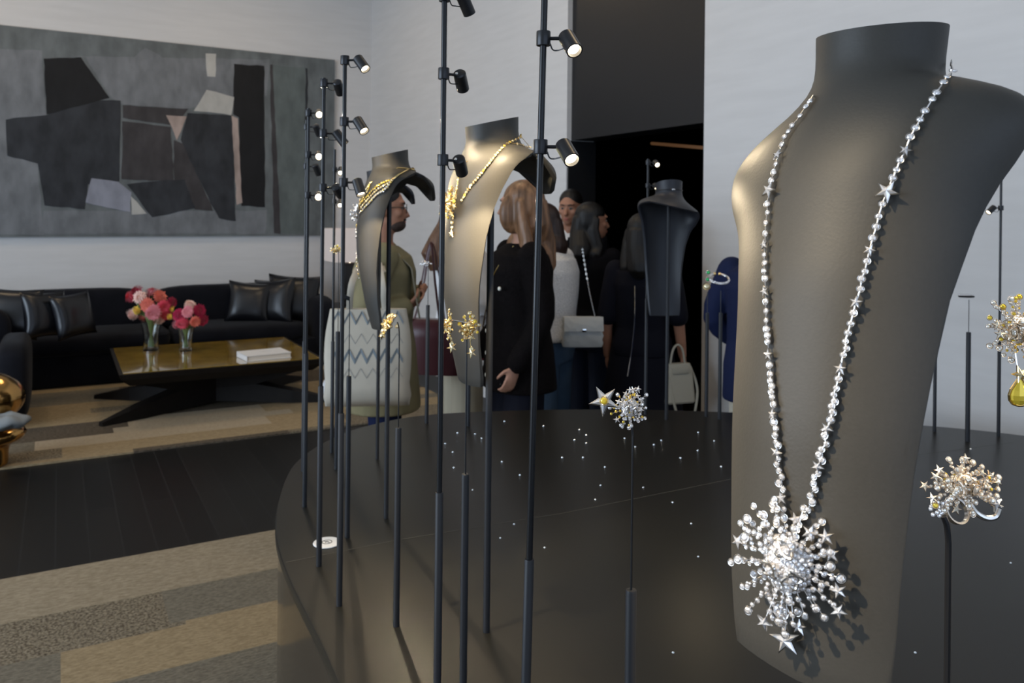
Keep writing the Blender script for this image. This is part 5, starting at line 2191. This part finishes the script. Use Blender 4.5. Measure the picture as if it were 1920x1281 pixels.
pk = thing('pink_pouch', at(911, 647, 4.15), 'small magenta pouch just right of the middle bust tip', 'bag', rz=-YAW)
m = MB()
m.ell((0, 0, 0), (.045, .03, .085), 18, 12, fn=lambda p: Vector((p.x * (1 - .4 * (p.z > 0) * p.z / .085), p.y, p.z)))
m.build('pouch', mat('magenta_cloth', (.28, .02, .09), .6), pk)
m = MB()
m.tube(catmull([(-.02, 0, .07), (.01, 0, .25), (.05, 0, .45), (.03, .02, .25), (.02, 0, .07)], 6), .004, 6)
m.build('strap', M_gold, pk)

# woman in white tweed jacket, black hair, facing left and away
X, Y = XY(1036, 4.55)
Dd = Person(X, Y, 1.66, R(62), 'person in a white tweed jacket and blue jeans with dark shoulder length hair', SKIN2, fem=True, head_yaw=10, fwd=.08,
            armL=((-.21, -.03, 1.14), (-.20, .20, 1.00)), armR=((.21, .0, 1.13), (.15, .22, 1.05)))
Dd.top('tweed_jacket', M_tweed, hem=.93, thick=.030)
Dd.trousers(M_jean, wide=1.25)
Dd.shoes(M_shoe)
Dd.hair(H_dbrown, length=.15, back=-.04, parts=[((0, -.01, 1.48), (.10, .085, .08))])
qb = thing('quilted_bag', at(1092, 622, 4.28), 'pale grey quilted flap bag on a chain strap beside the jeans', 'bag')
rot = Matrix.Rotation(-YAW + R(4), 3, 'Z')
m = MB()
rings = []
for k in range(9):
    z = .078 - k * .156 / 8
    e = sin(pi * (k + .6) / 9.2)
    rings.append([rot @ Vector(q) for q in ering(0, 0, z, .105 + .006 * (k % 2), .028 + .018 * e + .004 * (k % 2), 40, .45)])
m.loft(rings)
M_quilt = mat('quilted_leather', (.50, .50, .47), .45, bump=.8, bscale=26, tex='voronoi')
m.build('bag_body', M_quilt, qb, smooth=60)
m = MB()
m.loft([[rot @ Vector((x, y, z)) for (x, y, z) in ((-.105, -.03, .082), (.105, -.03, .082), (.105, -.052, .01), (-.105, -.052, .01))], [rot @ Vector((x, y, z)) for (x, y, z) in ((-.105, -.038, .086), (.105, -.038, .086), (.105, -.060, .008), (-.105, -.060, .008))]])
m.build('flap', M_quilt, qb, bevel=.004)
m = MB()
m.box(rot @ Vector((0, -.062, .015)), (.022, .006, .018), rot=rot)
m.build('clasp', M_chrome, qb, bevel=.002)
m = MB()
ch = catmull([rot @ Vector((.07, 0, .07)), at(1104, 540, 4.35) - Vector(qb.location), at(1092, 465, 4.45) - Vector(qb.location)], 20)
for a, b_ in zip(ch[::2], ch[1::2]):
    m.tube([a, b_], [(.006, .003)] * 2, 6)
m.tube(ch, .0025, 6)
m.build('chain_strap', M_chrome, qb)

# man in dark suit, facing the camera in the doorway
X, Y = XY(1071, 5.55)
Es = Person(X, Y, 1.745, R(172), 'person in a dark suit and white shirt facing the camera in the doorway', SKIN2, head_yaw=-14, head_pitch=-6)
Es.top('suit_jacket', M_suit, hem=.78, thick=.024)
Es.trousers(M_suit)
Es.shoes(M_shoe)
Es.hair(H_black, short=True)
m = MB()
m.loft([[(-.055, .142, 1.30), (.055, .142, 1.30), (.055, .126, 1.30), (-.055, .126, 1.30)], [(-.075, .090, 1.46), (.075, .090, 1.46), (.07, .06, 1.46), (-.07, .06, 1.46)]])
m.build('shirt_front', M_white, Es.root, smooth=0)
for s_ in (1, -1):
    m = MB()
    m.prism([(.0, 0), (.05 * s_, .06), (.07 * s_, .035), (.03 * s_, -.045)], -.003, .003, fn=lambda p: Vector((p.x, .10 + p.z - p.y * .35, 1.435 + p.y)))
    m.build('shirt_collar', M_white, Es.root, smooth=0)
m = MB()
m.loft([[(-.012, .125, 1.435), (.012, .125, 1.435), (.012, .105, 1.435), (-.012, .105, 1.435)], [(-.032, .158, 1.18), (.032, .158, 1.18), (.032, .146, 1.18), (-.032, .146, 1.18)]])
m.build('tie', M_suit, Es.root, smooth=0)

# woman with black hair and black top, face turned right
X, Y = XY(1110, 5.02)
Fp = Person(X, Y, 1.65, R(-42), 'person with black hair and a black top, face turned right, beside the tweed jacket', SKIN2, fem=True, head_yaw=-32,
            armR=((.22, .0, 1.12), (.16, .14, .88)), handR=dict(d=(-.2, .5, -.8), n=(-.5, .6, 0), curl=.7))
Fp.top('black_top', M_blackc, hem=.86, flare=1.05, thick=.024)
Fp.trousers(M_jean2, wide=1.2)
Fp.shoes(M_shoe)
Fp.hair(H_black, length=.15, back=.02)

# woman in dark dress with a zip down the back
X, Y = XY(1206, 4.45)
Gp = Person(X, Y, 1.585, R(-18), 'person in a long dark sleeveless dress seen from behind, holding a pale handbag', SKIN2, fem=True, head_yaw=-15,
            armR=((.215, .0, 1.14), (.24, .04, .90)))
Gp.top('dress_bodice', M_dress, hem=.90, thick=.018, short=True)
Gp.skirt(M_dress, .30, 1.0, .27, .18, 'dress_skirt')
Gp.shoes(M_shoe)
Gp.hair(H_black, length=.14, back=.0)
m = MB()
m.tube(catmull([(-.02, -.155, 1.33), (-.02, -.15, 1.15), (-.03, -.165, .98), (-.05, -.2, .80)], 5), .0035, 6)
m.build('zip', M_chrome, Gp.root)
hb = thing('handbag', at(1270, 716, 4.35), 'pale beige structured handbag hanging from the hand of the dark dress', 'bag')
rot = Matrix.Rotation(-YAW + R(18), 3, 'Z')
m = MB()
m.loft([[rot @ Vector(q) for q in ering(0, 0, z, w, t_, 28, .35)] for z, w, t_ in ((-.11, .085, .045), (-.10, .092, .052), (.06, .078, .035), (.10, .07, .02))])
M_hb = mat('pale_leather', (.42, .40, .33), .45)
m.build('bag_body', M_hb, hb, smooth=40)
m = MB()
m.tube(catmull([rot @ Vector((-.045, 0, .09)), rot @ Vector((-.03, 0, .17)), rot @ Vector((.0, 0, .20)), rot @ Vector((.03, 0, .17)), rot @ Vector((.045, 0, .09))], 6), .006, 8)
m.build('handle', M_hb, hb)
m = MB()
m.tube(catmull([rot @ Vector((-.075, -.03, .05)), rot @ Vector((-.02, -.06, -.20)), rot @ Vector((.05, -.06, -.22)), rot @ Vector((.10, -.04, -.05)), rot @ Vector((.078, 0, .08))], 8), .007, 8)
m.build('long_strap', M_hb, hb)
m = MB()
m.box(rot @ Vector((0, -.038, .065)), (.10, .008, .03), rot=rot)
m.build('flap_belt', M_hb, hb, bevel=.003)

# man in navy suit at the right, mostly hidden
X, Y = XY(1436, 3.68)
Hs = Person(X, Y, 1.655, R(-50), 'person in a navy blazer and cream trousers, half hidden by the tall bust', SKIN, head_yaw=20,
            armL=((-.26, -.04, 1.16), (-.20, .17, 1.00)), armR=((.24, .0, 1.16), (.15, .2, 1.05)))
Hs.top('navy_blazer', M_navy, hem=.78, flare=1.05, thick=.028)
Hs.trousers(M_cream, wide=1.15)
Hs.shoes(M_shoe)
Hs.hair(H_brown, short=True)
